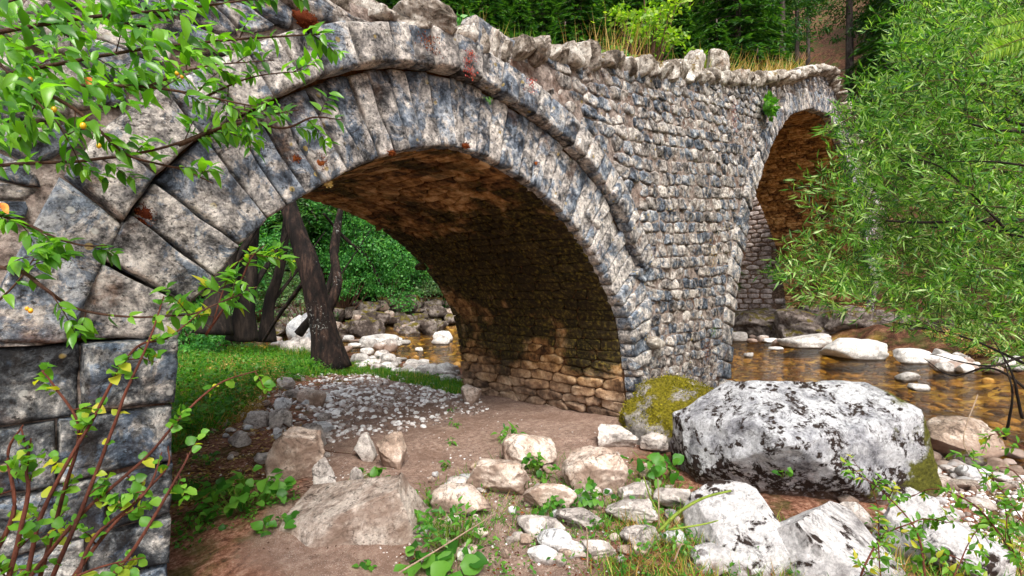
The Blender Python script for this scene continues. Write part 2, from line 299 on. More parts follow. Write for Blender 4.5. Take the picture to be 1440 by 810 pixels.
def batch(name, tv, tf, P, X, Y, Z, S, mat, parent=None, kind=None, rnd=None, rseed=0, smooth=True):
    """one mesh from N transformed copies of a small template"""
    N = len(P); k = len(tv); tv = np.asarray(tv, float)
    S = np.asarray(S, float)
    if S.ndim == 1: S = np.stack([S, S, S], 1)
    off = np.array(parent.location) if parent else np.zeros(3)
    V = (P-off)[:, None, :] + (tv[None, :, 0:1]*S[:, None, 0:1])*X[:, None, :] + (tv[None, :, 1:2]*S[:, None, 1:2])*Y[:, None, :] + (tv[None, :, 2:3]*S[:, None, 2:3])*Z[:, None, :]
    tris = len(tf[0]); F = (np.asarray(tf)[None]+(np.arange(N)*k)[:, None, None]).reshape(-1, tris)
    me = bpy.data.meshes.new(name); me.vertices.add(N*k); me.vertices.foreach_set('co', V.reshape(-1).astype(np.float32))
    me.loops.add(F.size); me.loops.foreach_set('vertex_index', F.reshape(-1).astype(np.int32))
    me.polygons.add(len(F)); me.polygons.foreach_set('loop_start', (np.arange(len(F))*tris).astype(np.int32))
    me.polygons.foreach_set('loop_total', np.full(len(F), tris, np.int32)); me.update(calc_edges=True)
    if smooth: me.polygons.foreach_set('use_smooth', np.ones(len(F), bool))
    rr = np.random.RandomState(rseed+N).rand(N, 3) if rnd is None else rnd
    c = np.repeat(np.concatenate([rr, np.ones((N, 1))], 1), k, 0)
    ca = me.color_attributes.new('rnd', 'FLOAT_COLOR', 'POINT'); ca.data.foreach_set('color', c.astype(np.float32).ravel())
    me.materials.append(mat); o = bpy.data.objects.new(name, me); link(o, parent)
    if kind: o['kind'] = kind
    return o
def norm(a): return a/(np.linalg.norm(a, axis=-1, keepdims=True)+1e-9)
def frames(D, up=None, rs=np.random):
    D = norm(np.asarray(D, float)); U = rs.normal(size=D.shape) if up is None else np.broadcast_to(up, D.shape)+rs.normal(size=D.shape)*.35
    X = norm(np.cross(D, U)); Z = np.cross(X, D); return X, D, Z      # X across, D along, Z normal
def tube(acc, pts, rad, n=6, rnd=None):
    pts = np.asarray(pts, float); m = len(pts); rad = np.broadcast_to(rad, (m,)) if np.ndim(rad) == 0 else np.asarray(rad)
    T = norm(np.gradient(pts, axis=0)); up = np.array([0, 0, 1.]) if abs(T[0][2]) < .9 else np.array([1., 0, 0])
    X = norm(np.cross(T, up)); Y = np.cross(T, X); a = np.arange(n)*2*math.pi/n
    V = pts[:, None]+rad[:, None, None]*(np.cos(a)[None, :, None]*X[:, None]+np.sin(a)[None, :, None]*Y[:, None])
    F = [(i*n+j, i*n+(j+1) % n, (i+1)*n+(j+1) % n, (i+1)*n+j) for i in range(m-1) for j in range(n)]
    F += [tuple(range(n-1, -1, -1)), tuple((m-1)*n+j for j in range(n))]
    acc.add(V.reshape(-1, 3), F, rnd)
def spline(pts, n=8):
    p = [np.asarray(q, float) for q in pts]; p = [2*p[0]-p[1]]+p+[2*p[-1]-p[-2]]; out = []
    for i in range(1, len(p)-2):
        for k in range(n):
            t = k/n; a, b_, c, d = p[i-1:i+3]
            out.append(.5*((2*b_)+(c-a)*t+(2*a-5*b_+4*c-d)*t*t+(3*b_-a-3*c+d)*t**3))
    out.append(p[-2]); return np.array(out)
_ico = {}
def ico(s):
    if s not in _ico:
        bm = bmesh.new(); bmesh.ops.create_icosphere(bm, subdivisions=s, radius=1)
        _ico[s] = (np.array([v.co[:] for v in bm.verts]), [tuple(v.index for v in f.verts) for f in bm.faces]); bm.free()
    return _ico[s]
# ------------------------------------------------------------------ river and ground
NEARB = [(8, -40), (7.6, -9), (7.2, -3), (7.4, .1), (8.4, 2), (9.5, 3.3), (9.3, 6), (8.5, 9.3), (8.8, 12.2), (8.3, 14.6), (5, 17), (0, 19.5), (-10, 23), (-60, 34)]
FARB = [(-60, 42), (-10, 28), (5, 22), (12.7, 19.2), (16.8, 19.4), (21, 17), (24, 12), (23.6, 7.7), (22.2, 5.5), (20.2, 3.3), (18, 1), (14.2, -.6), (11.5, -4), (11.5, -12), (13, -40)]
def seg_dist(px, py, poly, closed=False):
    d = np.full(np.shape(px), 1e9); q = poly+[poly[0]] if closed else poly
    for (ax, ay), (bx, by) in zip(q[:-1], q[1:]):
        ex, ey = bx-ax, by-ay; t = np.clip(((px-ax)*ex+(py-ay)*ey)/(ex*ex+ey*ey+1e-12), 0, 1)
        d = np.minimum(d, np.hypot(px-ax-t*ex, py-ay-t*ey))
    return d
def inpoly(px, py, poly):
    ins = np.zeros(np.shape(px), bool); q = poly+[poly[0]]
    for (ax, ay), (bx, by) in zip(q[:-1], q[1:]):
        c = ((ay > py) != (by > py)) & (px < (bx-ax)*(py-ay)/(by-ay+1e-12)+ax); ins ^= c
    return ins
WATER_Z = -.15
RIV = NEARB+FARB
def H(x, y, fine=True):
    x = np.asarray(x, float); y = np.asarray(y, float); P = np.stack([x, y, 0*x], -1)
    ins = inpoly(x, y, RIV); dn = seg_dist(x, y, NEARB); df = seg_dist(x, y, FARB); dd = np.minimum(dn, df)
    wob = fbm(P*.8, 3, 3)*.35
    far = (~ins) & (df < dn)
    z_in = WATER_Z-.06-.34*sst(0, 1.6, dd+wob*.5)
    dn2 = np.maximum(dn+wob*.6, 0)
    z_near = WATER_Z-.06+.25*sst(0, 1.3, dn2)
    z_near = z_near+.03*fbm(P*1.3, 5, 3)
    # grassy hummock by the left bank behind the arch, low mound at the foot of the camera side
    z_near = z_near+.30*np.exp(-(((x-3.0)/1.6)**2+((y-9.5)/3.6)**2))+.10*np.exp(-(((x-1.7)/.8)**2+((y-3.4)/.7)**2))
    z_near = z_near+.05*np.maximum(0, -x-3)+.04*np.maximum(0, -y-4)
    bar = sst(6, 1, np.hypot(x-15.5, y+1.5))      # low gravel bar on the far bank by the willow
    d2 = np.maximum(df+wob*.8, 0)
    z_far = WATER_Z-.06+(.75-.55*bar)*sst(0, .9+1.6*bar, d2)+(.66)*np.maximum(0, d2-1.6-3.5*bar)*sst(1.6, 8, d2)+.55*sst(2, 16, d2)*fbm(P*.25, 8, 4)*3
    z = np.where(ins, z_in, np.where(far, z_far, z_near))
    if fine: z = z+.030*fbm(P*6, 11, 4)+.05*fbm(P*2.6, 17, 3)*np.exp(-((x-1.8)**2+(y-3)**2)/1.5)+.05*fbm(P*2.1, 12, 3)*np.where(far, 2.5, .5)
    return z
def h1(x, y): return float(H(np.array([x]), np.array([y]))[0])
def axis(lo, flo, fhi, hi, step):
    a = list(np.arange(flo, fhi, step)); s = step
    x = flo
    while x > lo: s *= 1.09; x -= s; a.insert(0, x)
    x = a[-1]; s = step
    while x < hi: s *= 1.09; x += s; a.append(x)
    return np.array(a)
xs = axis(-110, .3, 9.5, 190, .055); ys = axis(-110, -.4, 9.5, 190, .055)
GX, GY = np.meshgrid(xs, ys); GZ = H(GX, GY); nx, ny = len(xs), len(ys)
me = bpy.data.meshes.new('ground'); V = np.stack([GX, GY, GZ], -1).reshape(-1, 3)
I = np.arange(nx*ny).reshape(ny, nx); F = np.stack([I[:-1, :-1], I[:-1, 1:], I[1:, 1:], I[1:, :-1]], -1).reshape(-1, 4)
me.from_pydata(V.tolist(), [], F.tolist()); me.polygons.foreach_set('use_smooth', np.ones(len(F), bool))
gx, gy = V[:, 0], V[:, 1]; ins = inpoly(gx, gy, RIV); dfar = seg_dist(gx, gy, FARB); dnear = seg_dist(gx, gy, NEARB)
jit = fbm(np.stack([gx*2.2, gy*2.2, 0*gx], 1), 21, 4)
SANDP = [(1.35, 2.0), (2.0, 1.5), (3.6, 2.0), (5.9, 3.0), (5.7, 6.3), (6.6, 7.4), (5.4, 8.4), (3.9, 7.2), (2.6, 5.2), (1.9, 3.9), (1.2, 3.0)]
sd_ = np.where(inpoly(gx, gy, SANDP), 1, -1)*seg_dist(gx, gy, SANDP, True)
sandm = sst(-.15, .15, sd_+jit*.3); bedm = ((gy*0+1)*sst(.05, -.08, GZ.reshape(-1)-WATER_Z))
farm = np.where((~ins) & (dfar < dnear), 1., 0.)*sst(0, .5, dfar)
zone = np.stack([sandm, bedm, np.maximum(farm, sst(9, 13, np.hypot(gx, gy))*(~ins)), np.ones_like(gx)], 1)
ca = me.color_attributes.new('zone', 'FLOAT_COLOR', 'POINT'); ca.data.foreach_set('color', zone.astype(np.float32).ravel())
me.materials.append(M['ground']); ground = link(bpy.data.objects.new('ground', me)); tag(ground, kind='structure')
a = Acc(); a.add([(-70, -45, WATER_Z), (60, -45, WATER_Z), (60, 50, WATER_Z), (-70, 50, WATER_Z)], [(0, 1, 2, 3)])
tag(a.obj('river_water', M['water'], smooth=False), kind='structure')
def onground(u, v, z0=0.0):
    z = z0
    for _ in range(8):
        q = ray(u, v); k = (z-EYE)/q[2]; x, y = q[0]*k, q[1]*k; z = max(h1(x, y), WATER_Z)*.6+z*.4
    return np.array([x, y, z]), k
# ------------------------------------------------------------------ 2-D curves of the bridge
class Curve:
    def __init__(s, pts, sm=0.06):
        p = np.array(pts); L = np.r_[0, np.cumsum(np.hypot(*np.diff(p, axis=0).T))]; n = int(L[-1]/.02); t = np.linspace(0, L[-1], n)
        q = np.stack([np.interp(t, L, p[:, 0]), np.interp(t, L, p[:, 1])], 1)
        k = int(sm/.02*3); w = np.exp(-np.linspace(-2, 2, 2*k+1)**2); w /= w.sum()
        qq = np.stack([np.convolve(np.pad(q[:, i], k, mode='reflect', reflect_type='odd'), w, 'valid') for i in (0, 1)], 1)
        s.p = qq; s.L = np.r_[0, np.cumsum(np.hypot(*np.diff(qq, axis=0).T))]; s.len = s.L[-1]
        T = np.gradient(qq, axis=0); T /= np.hypot(T[:, 0], T[:, 1])[:, None]; s.N = np.stack([-T[:, 1], T[:, 0]], 1)
    def at(s, t): return np.stack([np.interp(t, s.L, s.p[:, 0]), np.interp(t, s.L, s.p[:, 1])], -1)
    def nrm(s, t): return np.stack([np.interp(t, s.L, s.N[:, 0]), np.interp(t, s.L, s.N[:, 1])], -1)
    def s_of(s, x, z): return s.L[np.argmin((s.p[:, 0]-x)**2+(s.p[:, 1]-z)**2)]
REC = .10
px1 = [(253, 440), (305, 392), (350, 325), (390, 300), (430, 275), (475, 250), (515, 230), (560, 215), (620, 206), (660, 210), (715, 238), (760, 268), (800, 308), (835, 352), (862, 400)]
pts1 = [(.70, -.6), face(240, 810), face(245, 600)]+[face(u, v, 3+REC*min(1, (i+1)/4, (len(px1)+1-i)/4)) for i, (u, v) in enumerate(px1)]+[face(886, 450), face(893, 500), face(897, 560), face(905, 605), (5.80, -.6)]
A1 = Curve(pts1, .10)
pts2 = [(8.55, -.7), (8.67, .08), (9.03, 1.54), (9.41, 2.41), (10.02, 3.44), (10.69, 4.15), (11.28, 4.75), (12.55, 5.6), (14.59, 6.3), (16.9, 6.72), (19.2, 6.1), (21.5, 4.95), (23.1, 3.8), (24.2, 2.6), (24.75, 1.2), (24.8, -.7)]
A2 = Curve(pts2, .35)
TOPX = [(-6, 2.3), (-2.5, 3.0), (0, 3.45), (1.2, 3.62), (2.07, 3.72), (2.66, 3.78), (3.15, 3.85), (4.57, 4.27), (6.25, 4.67), (8.27, 5.22), (12, 6.33), (15.5, 7.7), (16.6, 7.95), (18.1, 7.75), (21, 7.0), (25, 6.2), (32, 5.6)]
def top(x): return np.interp(x, [q[0] for q in TOPX], [q[1] for q in TOPX])
s_l = A1.s_of(.8, 1.37); s_r = A1.s_of(*face(897, 520))
def ring_t(s): return np.interp((s-s_l)/(s_r-s_l), [0, .12, .3, .45, .7, .86, 1], [.44, .54, .60, .56, .66, .62, .40])
def rec(s):    # how far the lower ring lies back under the upper ring
    t = (s-s_l)/(s_r-s_l); return REC*sst(.02, .28, t)*sst(.90, .80, t)
W0, W1 = 3.0, 6.12
bridge = thing('stone_bridge', 'old humpbacked grey limestone bridge with two arches over the rocky river', 'bridge', (5, 3, 0))
def outer(s, k=1.0, add=0.0): return A1.at(s)+A1.nrm(s)*((ring_t(s)+add)*k)[..., None]
UP_T = .30
sU0, sU1 = s_l-.02, s_l+(s_r-s_l)*.855
# mortar core: lower (behind the recessed ring) and the proud spandrel slab
def slab(name, outline, y0, y1, mat):
    from mathutils.geometry import tessellate_polygon
    n = len(outline); T = tessellate_polygon([[Vector((x, z, 0)) for x, z in outline]])
    V = [(x, y0, z) for x, z in outline]+[(x, y1, z) for x, z in outline]
    F = [tuple(t) for t in T]+[tuple(i+n for i in t) for t in T]+[(i, (i+1) % n, (i+1) % n+n, i+n) for i in range(n)]
    bm = bmesh.new(); vs = [bm.verts.new(Vector(v)-bridge.location) for v in V]
    for f in F:
        try: bm.faces.new([vs[i] for i in f])
        except ValueError: pass
    bmesh.ops.recalc_face_normals(bm, faces=bm.faces); me = bpy.data.meshes.new(name); bm.to_mesh(me); bm.free()
    me.color_attributes.new('rnd', 'FLOAT_COLOR', 'POINT'); me.materials.append(mat)
    return link(bpy.data.objects.new(name, me), bridge)
topl = [(x, float(top(x))-.16) for x in np.arange(-6, 32.1, .5)]
c1 = [tuple(A1.at(s)+A1.nrm(s)*.03) for s in np.arange(0, A1.len, .08)]; c1.append((5.83, -.6))
c2 = [tuple(A2.at(s)+A2.nrm(s)*.03) for s in np.arange(0, A2.len, .2)]
slab('wall_core', topl+[(32, -.7)]+[(c2[-1][0], -.7)]+c2[::-1][1:]+[(c2[0][0]-.01, -.7)]+[(5.84, -.7)]+c1[::-1]+[(.6, -.7), (-6, -.7)], W0+REC+.05, W1-.05, M['mortar_vault'])
hole1 = [tuple(A1.at(s)+A1.nrm(s)*.04) for s in np.arange(0, s_l, .08)]+[tuple(outer(np.array(s), 1, .03)) for s in np.arange(sU0, sU1, .08)]+[tuple(A1.at(s)+A1.nrm(s)*.04) for s in np.arange(sU1+.25, A1.len, .08)]
slab('mortar_facing', topl+[(32, -.7)]+[(c2[-1][0], -.7)]+c2[::-1][1:]+[(c2[0][0]-.01, -.7)]+[(5.86, -.7)]+hole1[::-1]+[(.6, -.7), (-6, -.7)], W0+.032, W0+REC+.06, M['mortar'])
# ------------------------------------------------------------------ one stone from an outline
def stone(acc, quad, fmap, proud=.03, depth=.10, seg=.05, gap=.008, amp=.012, rough=9., seed=0, corner=.10, inner=3, tilt=.0, edge=.03):
    q = [np.asarray(p, float) for p in quad]; out = []; n = len(q)
    for i in range(n):
        a_, b_ = q[i], q[(i+1) % n]; L = np.hypot(*(b_-a_)); k = max(2, int(round(L/seg)))
        for j in range(k): out.append((a_+(b_-a_)*(j/k), min(j, k-j)/k))
    P = np.array([o[0] for o in out]); ck = np.array([o[1] for o in out]); c = P.mean(0); d = P-c; r = np.hypot(d[:, 0], d[:, 1])
    size = r.mean(); m = len(P)
    pull = gap+corner*size*np.exp(-(ck/.13)**2)
    j3 = np.stack([P[:, 0], P[:, 1], np.full(m, seed*3.1)], 1)
    pull = pull+np.maximum(-gap, fbm(j3*7, 1, 2)*edge*.45)
    u = d/np.maximum(r, 1e-6)[:, None]
    insets = [0, 0, edge*.45, edge*1.15]; hs = [-depth, -.12*proud-.02, .62*proud, .93*proud]
    V = []; tl = (random.uniform(-tilt, tilt), random.uniform(-tilt, tilt))
    rad = [np.maximum(r-pull-e, .1*r) for e in insets]
    fr = [(1-(k+1)/(inner+1)) for k in range(inner)]
    for f in fr: rad.append(rad[3]*(f**.9)); hs.append(proud)
    for k, (rr, h_) in enumerate(zip(rad, hs)):
        pp = c+u*rr[:, None]; hh = np.full(m, h_)
        if k > 0:
            nz = fbm(np.stack([pp[:, 0]*rough, pp[:, 1]*rough, np.full(m, seed*1.7)], 1), 4, 4, .55)
            hh = hh+(amp*nz*2.0 if k > 1 else amp*nz)+((pp-c)@np.array(tl) if k > 1 else 0)
        V.append(fmap(pp[:, 0], pp[:, 1], hh))
    cn = fbm(np.array([[c[0]*rough, c[1]*rough, seed*1.7]]), 4, 4, .55)
    V.append(fmap(c[0:1], c[1:2], proud+amp*2*cn)); V = np.concatenate(V); K = len(rad)
    F = [(k*m+j, k*m+(j+1) % m, (k+1)*m+(j+1) % m, (k+1)*m+j) for k in range(K-1) for j in range(m)]
    F += [((K-1)*m+j, (K-1)*m+(j+1) % m, K*m) for j in range(m)]
    acc.add(V, F)
def fface(y0):
    return lambda a_, b_, h_: np.stack([a_, y0-h_ if np.ndim(y0) == 0 else y0-h_, b_], 1)
def one(name, quad, fmap, mat, **k):
    a = Acc(); stone(a, quad, fmap, **k); return a.obj(name, mat, bridge)
random.seed(4); np.random.seed(4)
# lower ring voussoirs
s = s_l; i = 0
while s < s_r-.06:
    t = (s-s_l)/(s_r-s_l); wd = np.interp(t, [0, .15, .35, .6, .8, 1], [.21, .175, .145, .13, .13, .14])*random.uniform(.8, 1.25); s2 = min(s+wd, s_r)
    lean = .012*random.uniform(-1, 1)
    def Q(sv, k): return A1.at(sv)+A1.nrm(sv+lean*k)*(ring_t(np.array(sv))*k)
    ym = W0+.02+float(rec((s+s2)/2)); parts = [(0, 1)]
    if random.random() < (.07 if t < .75 else .3): cut = random.uniform(.35, .75); parts = [(0, cut), (cut, 1)]
    for (k0, k1) in parts:
        i += 1; e0 = random.uniform(-.01, .03) if k0 == 0 else 0; kk1 = k1*random.uniform(.985, 1.01) if k1 == 1 else k1
        quad = [Q(s, k0)-A1.nrm(s)*e0*0, Q(s2, k0), Q(s2, kk1), Q(s, kk1)]
        one('voussoir', quad, fface(ym), M['face'], proud=random.uniform(.010, .04), depth=.17, seg=.03 if t < .6 else .05, gap=.006, amp=.008, rough=11, seed=i, corner=.03, inner=5 if t < .6 else 3, tilt=.06, edge=.018)
    s = s2
# upper ring, standing proud
s = sU0
while s < sU1:
    t = (s-s_l)/(s_r-s_l); wd = np.interp(t, [0, .3, .6, 1], [.28, .19, .16, .16])*random.uniform(.75, 1.3); s2 = min(s+wd, sU1+.02)
    def Q(sv, e): sv = np.array(float(sv)); return outer(sv, 1.0, -.004+e)
    th = UP_T*random.uniform(.93, 1.04); i += 1
    one('ring_stone', [Q(s, 0), Q(s2, 0), Q(s2, th), Q(s, th)], fface(W0+.0), M['face'], proud=random.uniform(.02, .05), depth=REC+.02, seg=.035, gap=.004, amp=.007, rough=11, seed=i, corner=.025, inner=4, tilt=.06, edge=.02)
    s = s2
# big ashlars of the left pier
zz = [1.385, 1.05, .765, .50, .27, .02, -.3]; xsplit = [(.42,), (.34,), (.52,), (.45,), (.38,), (.5,)]
for k in range(len(zz)-1):
    zt, zb = zz[k], zz[k+1]; xr = A1.at(A1.s_of(.8, (zt+zb)/2))[0]-.005
    cuts = [-2.6, -1.9, -1.2, -.7, -.15]+[c for c in xsplit[k]]+[float(xr)]
    for x0, x1 in zip(cuts[:-1], cuts[1:]):
        i += 1; d0, d1 = random.uniform(-.02, .02), random.uniform(-.02, .02)
        one('pier_block', [(x0, zb+d0), (x1, zb), (x1+(.01 if x1 == xr else 0), zt-.0), (x0, zt+d1)], fface(W0+.01), M['pier'], proud=random.uniform(.02, .05), depth=.14, seg=.025, gap=.003, amp=.020, rough=9, seed=i, corner=.02, inner=9, tilt=.05, edge=.022)
# blocks left of the rings, between the pier and the upper ring
# quoins of the right jamb (arch 1) and both jambs of arch 2
z = -.25; side = 0
while z < float(A1.at(s_r)[1])-.02:
    hq = random.uniform(.12, .22); z2 = min(z+hq, float(A1.at(s_r)[1])); side ^= 1; wq = .27 if side else .17; wq *= random.uniform(.85, 1.2)
    jx = lambda zq: float(A1.at(A1.s_of(5.6, zq))[0])+.005
    i += 1; one('quoin', [(jx(z), z), (jx(z)+wq, z), (jx(z2)+wq, z2), (jx(z2), z2)], fface(W0+.01), M['rubble'], proud=.035, depth=.16, seg=.05, gap=.006, amp=.014, seed=i, corner=.10, inner=3, tilt=.08, edge=.02)
    z = z2
s = .6
while s < A2.len-.5:
    wd = random.uniform(.2, .34); s2 = s+wd; th = random.uniform(.38, .55)
    def Q(sv, k): return A2.at(sv)+A2.nrm(sv)*(th*k)
    i += 1; one('far_voussoir', [Q(s, 0), Q(s2, 0), Q(s2, 1), Q(s, 1)], fface(W0+.01), M['face'], proud=random.uniform(.02, .05), depth=.16, seg=.09, gap=.006, amp=.014, seed=i, corner=.06, inner=2, tilt=.06, edge=.025)
    s = s2
# ------------------------------------------------------------------ rubble walling as clipped cells
def clip(poly, m, n):   # keep the side where (p-m).n <= 0
    out = []
    for i in range(len(poly)):
        a_, b_ = poly[i], poly[(i+1) % len(poly)]; da = (a_[0]-m[0])*n[0]+(a_[1]-m[1])*n[1]; db = (b_[0]-m[0])*n[0]+(b_[1]-m[1])*n[1]
        if da <= 0: out.append(a_)
        if (da < 0 < db) or (db < 0 < da): t = da/(da-db); out.append((a_[0]+t*(b_[0]-a_[0]), a_[1]+t*(b_[1]-a_[1])))
    return out
def cells(seeds, ghosts, an=(1., 1.)):
    S = np.array(seeds); A_ = np.concatenate([S, np.array(ghosts).reshape(-1, 2)]) if len(ghosts) else S; res = []
    W_ = A_*np.array(an)
    for i in range(len(S)):
        d = np.hypot(*(W_-W_[i]).T); nb = np.argsort(d)[1:22]; p = W_[i]; r = .6
        poly = [(p[0]-r, p[1]-r), (p[0]+r, p[1]-r), (p[0]+r, p[1]+r), (p[0]-r, p[1]+r)]
        for j in nb:
            if d[j] > 1.3: break
            if d[j] < 1e-4: continue
            poly = clip(poly, (p+W_[j])/2, W_[j]-p)
            if len(poly) < 3: break
        poly = [(x/an[0], z/an[1]) for x, z in poly]
        # merge tiny edges
        pp = []
        for k in range(len(poly)):
            if not pp or math.hypot(poly[k][0]-pp[-1][0], poly[k][1]-pp[-1][1]) > .03: pp.append(poly[k])
        if len(pp) > 3 and math.hypot(pp[0][0]-pp[-1][0], pp[0][1]-pp[-1][1]) < .03: pp.pop()
        res.append(pp)
    return res
H1 = [(.2, -.7), (-2.6, -.7), (-2.6, 1.38), (.06, 1.38)]+[tuple(outer(np.array(s), 1, UP_T+.03)) for s in np.arange(sU0-.3, sU1, .08)]
H1 += [tuple(outer(np.array(s), 1, .03)) for s in np.arange(sU1+.05, s_r, .08)]+[tuple(A1.at(s)+np.array([.24, 0])) for s in np.arange(s_r+.05, A1.len, .1)]+[(5.3, -.7)]
H2 = [tuple(A2.at(s)+A2.nrm(s)*.50) for s in np.arange(0, A2.len, .2)]
seeds = []; row = 0; wz = -.6
while wz < 8.2:
    hr = random.uniform(.095, .16); xx = -2.6+random.random()*.2
    while xx < 25.5:
        wd = random.uniform(.15, .38)*(1 if xx < 9 else 1.3); x = xx+wd/2+random.uniform(-.03, .03)
        sh = .16*np.clip(x-3.5, -2, 30)*sst(1.6, 4.5, wz+.1*x); z = wz+hr/2+random.uniform(-.022, .022)+sh
        seeds.append((x, z)); xx += wd
    wz += hr
S = np.array(seeds); tp = top(S[:, 0])-.20
keep = (S[:, 1] < tp-.03) & (~inpoly(S[:, 0], S[:, 1], H1)) & (~inpoly(S[:, 0], S[:, 1], H2)) & (S[:, 1] > -.55)
S = S[keep]; d1 = seg_dist(S[:, 0], S[:, 1], H1, True); d2 = seg_dist(S[:, 0], S[:, 1], H2, True); k2 = (d1 > .045) & (d2 > .045); S = S[k2]
gh = []
def mirror(p, poly):
    best = None
    for (ax, ay), (bx, by) in zip(poly, poly[1:]+poly[:1]):
        ex, ey = bx-ax, by-ay; t = min(1, max(0, ((p[0]-ax)*ex+(p[1]-ay)*ey)/(ex*ex+ey*ey+1e-12))); q = (ax+t*ex, ay+t*ey); d = math.hypot(p[0]-q[0], p[1]-q[1])
        if best is None or d < best[0]: best = (d, q)
    return best
for p in S:
    for poly in (H1, H2):
        d, q = mirror(p, poly)
        if d < .30: gh.append((2*q[0]-p[0], 2*q[1]-p[1]))
    tz = float(top(p[0]))-.20
    if tz-p[1] < .3: gh.append((p[0], 2*tz-p[1]))
cl = cells(S, gh, (.55, 1.))
cd = np.array([(p[0]**2+9+(p[1]-1.6)**2) for p in S])+(S[:, 0] < 0.1)*200
vis_area = np.array([abs(sum(c[k][0]*c[(k+1) % len(c)][1]-c[(k+1) % len(c)][0]*c[k][1] for k in range(len(c)))) if len(c) > 2 else 0 for c in cl])*3/cd**1.5
order = np.argsort(-vis_area); far_acc = Acc(); cnt = 0
for rank, idx in enumerate(order):
    c = cl[idx]
    if len(c) < 3: continue
    i += 1; x = S[idx][0]; big = rank < 300
    kw = dict(proud=random.uniform(.004, .036), depth=.06, seg=.04 if x < 7 else .07, gap=.002, amp=.018, rough=13, seed=i, corner=.07, inner=3 if x < 7 else 2, tilt=.14, edge=.022)
    if big: one('rubble_stone', c, fface(W0+(.035 if x > 3 else .012)), M['rubble'], **kw)
    else: stone(far_acc, c, fface(W0+.035), **kw)
far_acc.obj('rubble_walling', M['rubble'], bridge, kind='stuff')
# ------------------------------------------------------------------ vault linings
def vault(Cv, s0, s1, mat, name, rowh, wid, y0, y1, proud, nmax, seg, rest):
    fm = lambda a_, b_, h_: np.stack([Cv.at(a_)[:, 0]-Cv.nrm(a_)[:, 0]*h_, b_, Cv.at(a_)[:, 1]-Cv.nrm(a_)[:, 1]*h_], 1)
    sd_ = []; s = s0
    while s < s1:
        hr = random.uniform(*rowh); y = y0+random.random()*.1
        while y < y1:
            wd = random.uniform(*wid); sd_.append((s+hr/2+random.uniform(-.018, .018), min(y+wd/2, y1-.05)+random.uniform(-.06, .06))); y += wd*(1 if random.random() < .75 else .45)
        s += hr
    sd_ = np.array(sd_); g = [(p[0], 2*y0-p[1]) for p in sd_ if p[1]-y0 < .5]+[(p[0], 2*y1-p[1]) for p in sd_ if y1-p[1] < .5]
    cc = cells(sd_, g, (1.0, .36)); rest_acc = Acc(); n = 0
    idx = np.argsort([(-Cv.at(p[0])[0]) if nmax < len(sd_) else 0 for p in sd_], kind='stable')
    for k_ in idx:
        c = cc[k_]
        if len(c) < 3: continue
        global i; i += 1; zq = float(Cv.at(sd_[k_][0])[1]); pr = random.uniform(*proud)*(4.0*random.random() if zq < .8 else 1)
        kw = dict(proud=pr, depth=.05, seg=seg, gap=.001, amp=.006 if zq > .8 else .02, rough=7, seed=i, corner=.12, inner=2, tilt=.0 if zq > .8 else .12, edge=.012 if zq > .8 else .025)
        if n < nmax: a = Acc(); stone(a, c, fm, **kw); a.obj(name, mat, bridge); n += 1
        else: stone(rest_acc, c, fm, **kw)
    if rest_acc.n: rest_acc.obj(rest, mat, bridge, kind='stuff')
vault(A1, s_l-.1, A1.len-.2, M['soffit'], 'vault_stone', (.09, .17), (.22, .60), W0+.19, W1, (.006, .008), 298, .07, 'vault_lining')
vault(A2, 6.5, A2.len-.2, M['soffit2'], 'far_vault_stone', (.17, .26), (.35, .8), W0+.18, W1, (.02, .05), 298, .16, 'far_vault_lining')
# ------------------------------------------------------------------ rocks
def rock_block(size, seed, sub=4, planes=9, amp=.10, box=.0, ax=None, freq=1.3, fine=.02):
    V0, F0 = ico(sub); V = V0.copy(); rs = np.random.RandomState(seed)
    if box: V = V*(1-box)+box*V/np.abs(V).max(1, keepdims=True)
    V = V*(1+amp*1.6*fbm(V*freq+seed*3.7, seed, 3))[:, None]
    for _ in range(planes):
        n = rs.normal(size=3); n[2] *= .8; n /= np.linalg.norm(n); d = rs.uniform(.58, .90)
        e = V@n-d; V = V-np.where(e > 0, e*.97, 0)[:, None]*n
    rg = 1-2*np.abs(fbm(V*2.3+seed*1.3, seed+7, 3)); V = V+norm(V)*(amp*.5*fbm(V*freq*3+seed, seed+5, 3)+.05*(rg-.7)*min(1, sub/4)+fine*1.6*fbm(V*freq*9+seed, seed+9, 3))[:, None]
    return V*np.array(size)/2, F0
CR = np.array([CY, -SY, 0]); CF = np.array([SY, CY, 0])
def put_rock(name, label, bbox, mat, seed, cat='rock', group=None, sub=5, planes=12, amp=.10, box=.25, dr=.75, z0=0., hk=1.15, rot=0., sink=.22, floor=None, hmul=1.0):
    u0, v0, u1, v1 = bbox; p, k = onground((u0+u1)/2, v1-1, z0)
    if floor is not None: p[2] = floor; k = (floor-EYE)/ray((u0+u1)/2, v1-1)[2]; p = np.array([0, 0, EYE])+ray((u0+u1)/2, v1-1)*k
    wd = (u1-u0)*k/FPX; dp = wd*dr
    # vertical: top seen at v0
    q = np.array([p[0], p[1], 0])+CF*dp*.5; ztop = EYE+ray((u0+u1)/2, v0)[2]*(k+dp*.45); ht = min(max(.05, (ztop-p[2])*hk)*hmul, wd*1.25)
    V, F = rock_block((wd*1.03, dp, ht*(1+sink)), seed, sub, planes, amp, box)
    X = V[:, 0:1]*CR*math.cos(rot)+V[:, 1:2]*CF; X = X+np.array([0, 0, 1.])*V[:, 2:3]
    X[:, 2] += V[:, 0]*math.sin(rot)
    c = np.array([q[0], q[1], p[2]+ht*(1-sink)/2]); a = Acc(); a.add(X+c, F)
    o = a.obj(name, mat, origin=(c[0], c[1], p[2])); tag(o, label, cat, group); return o
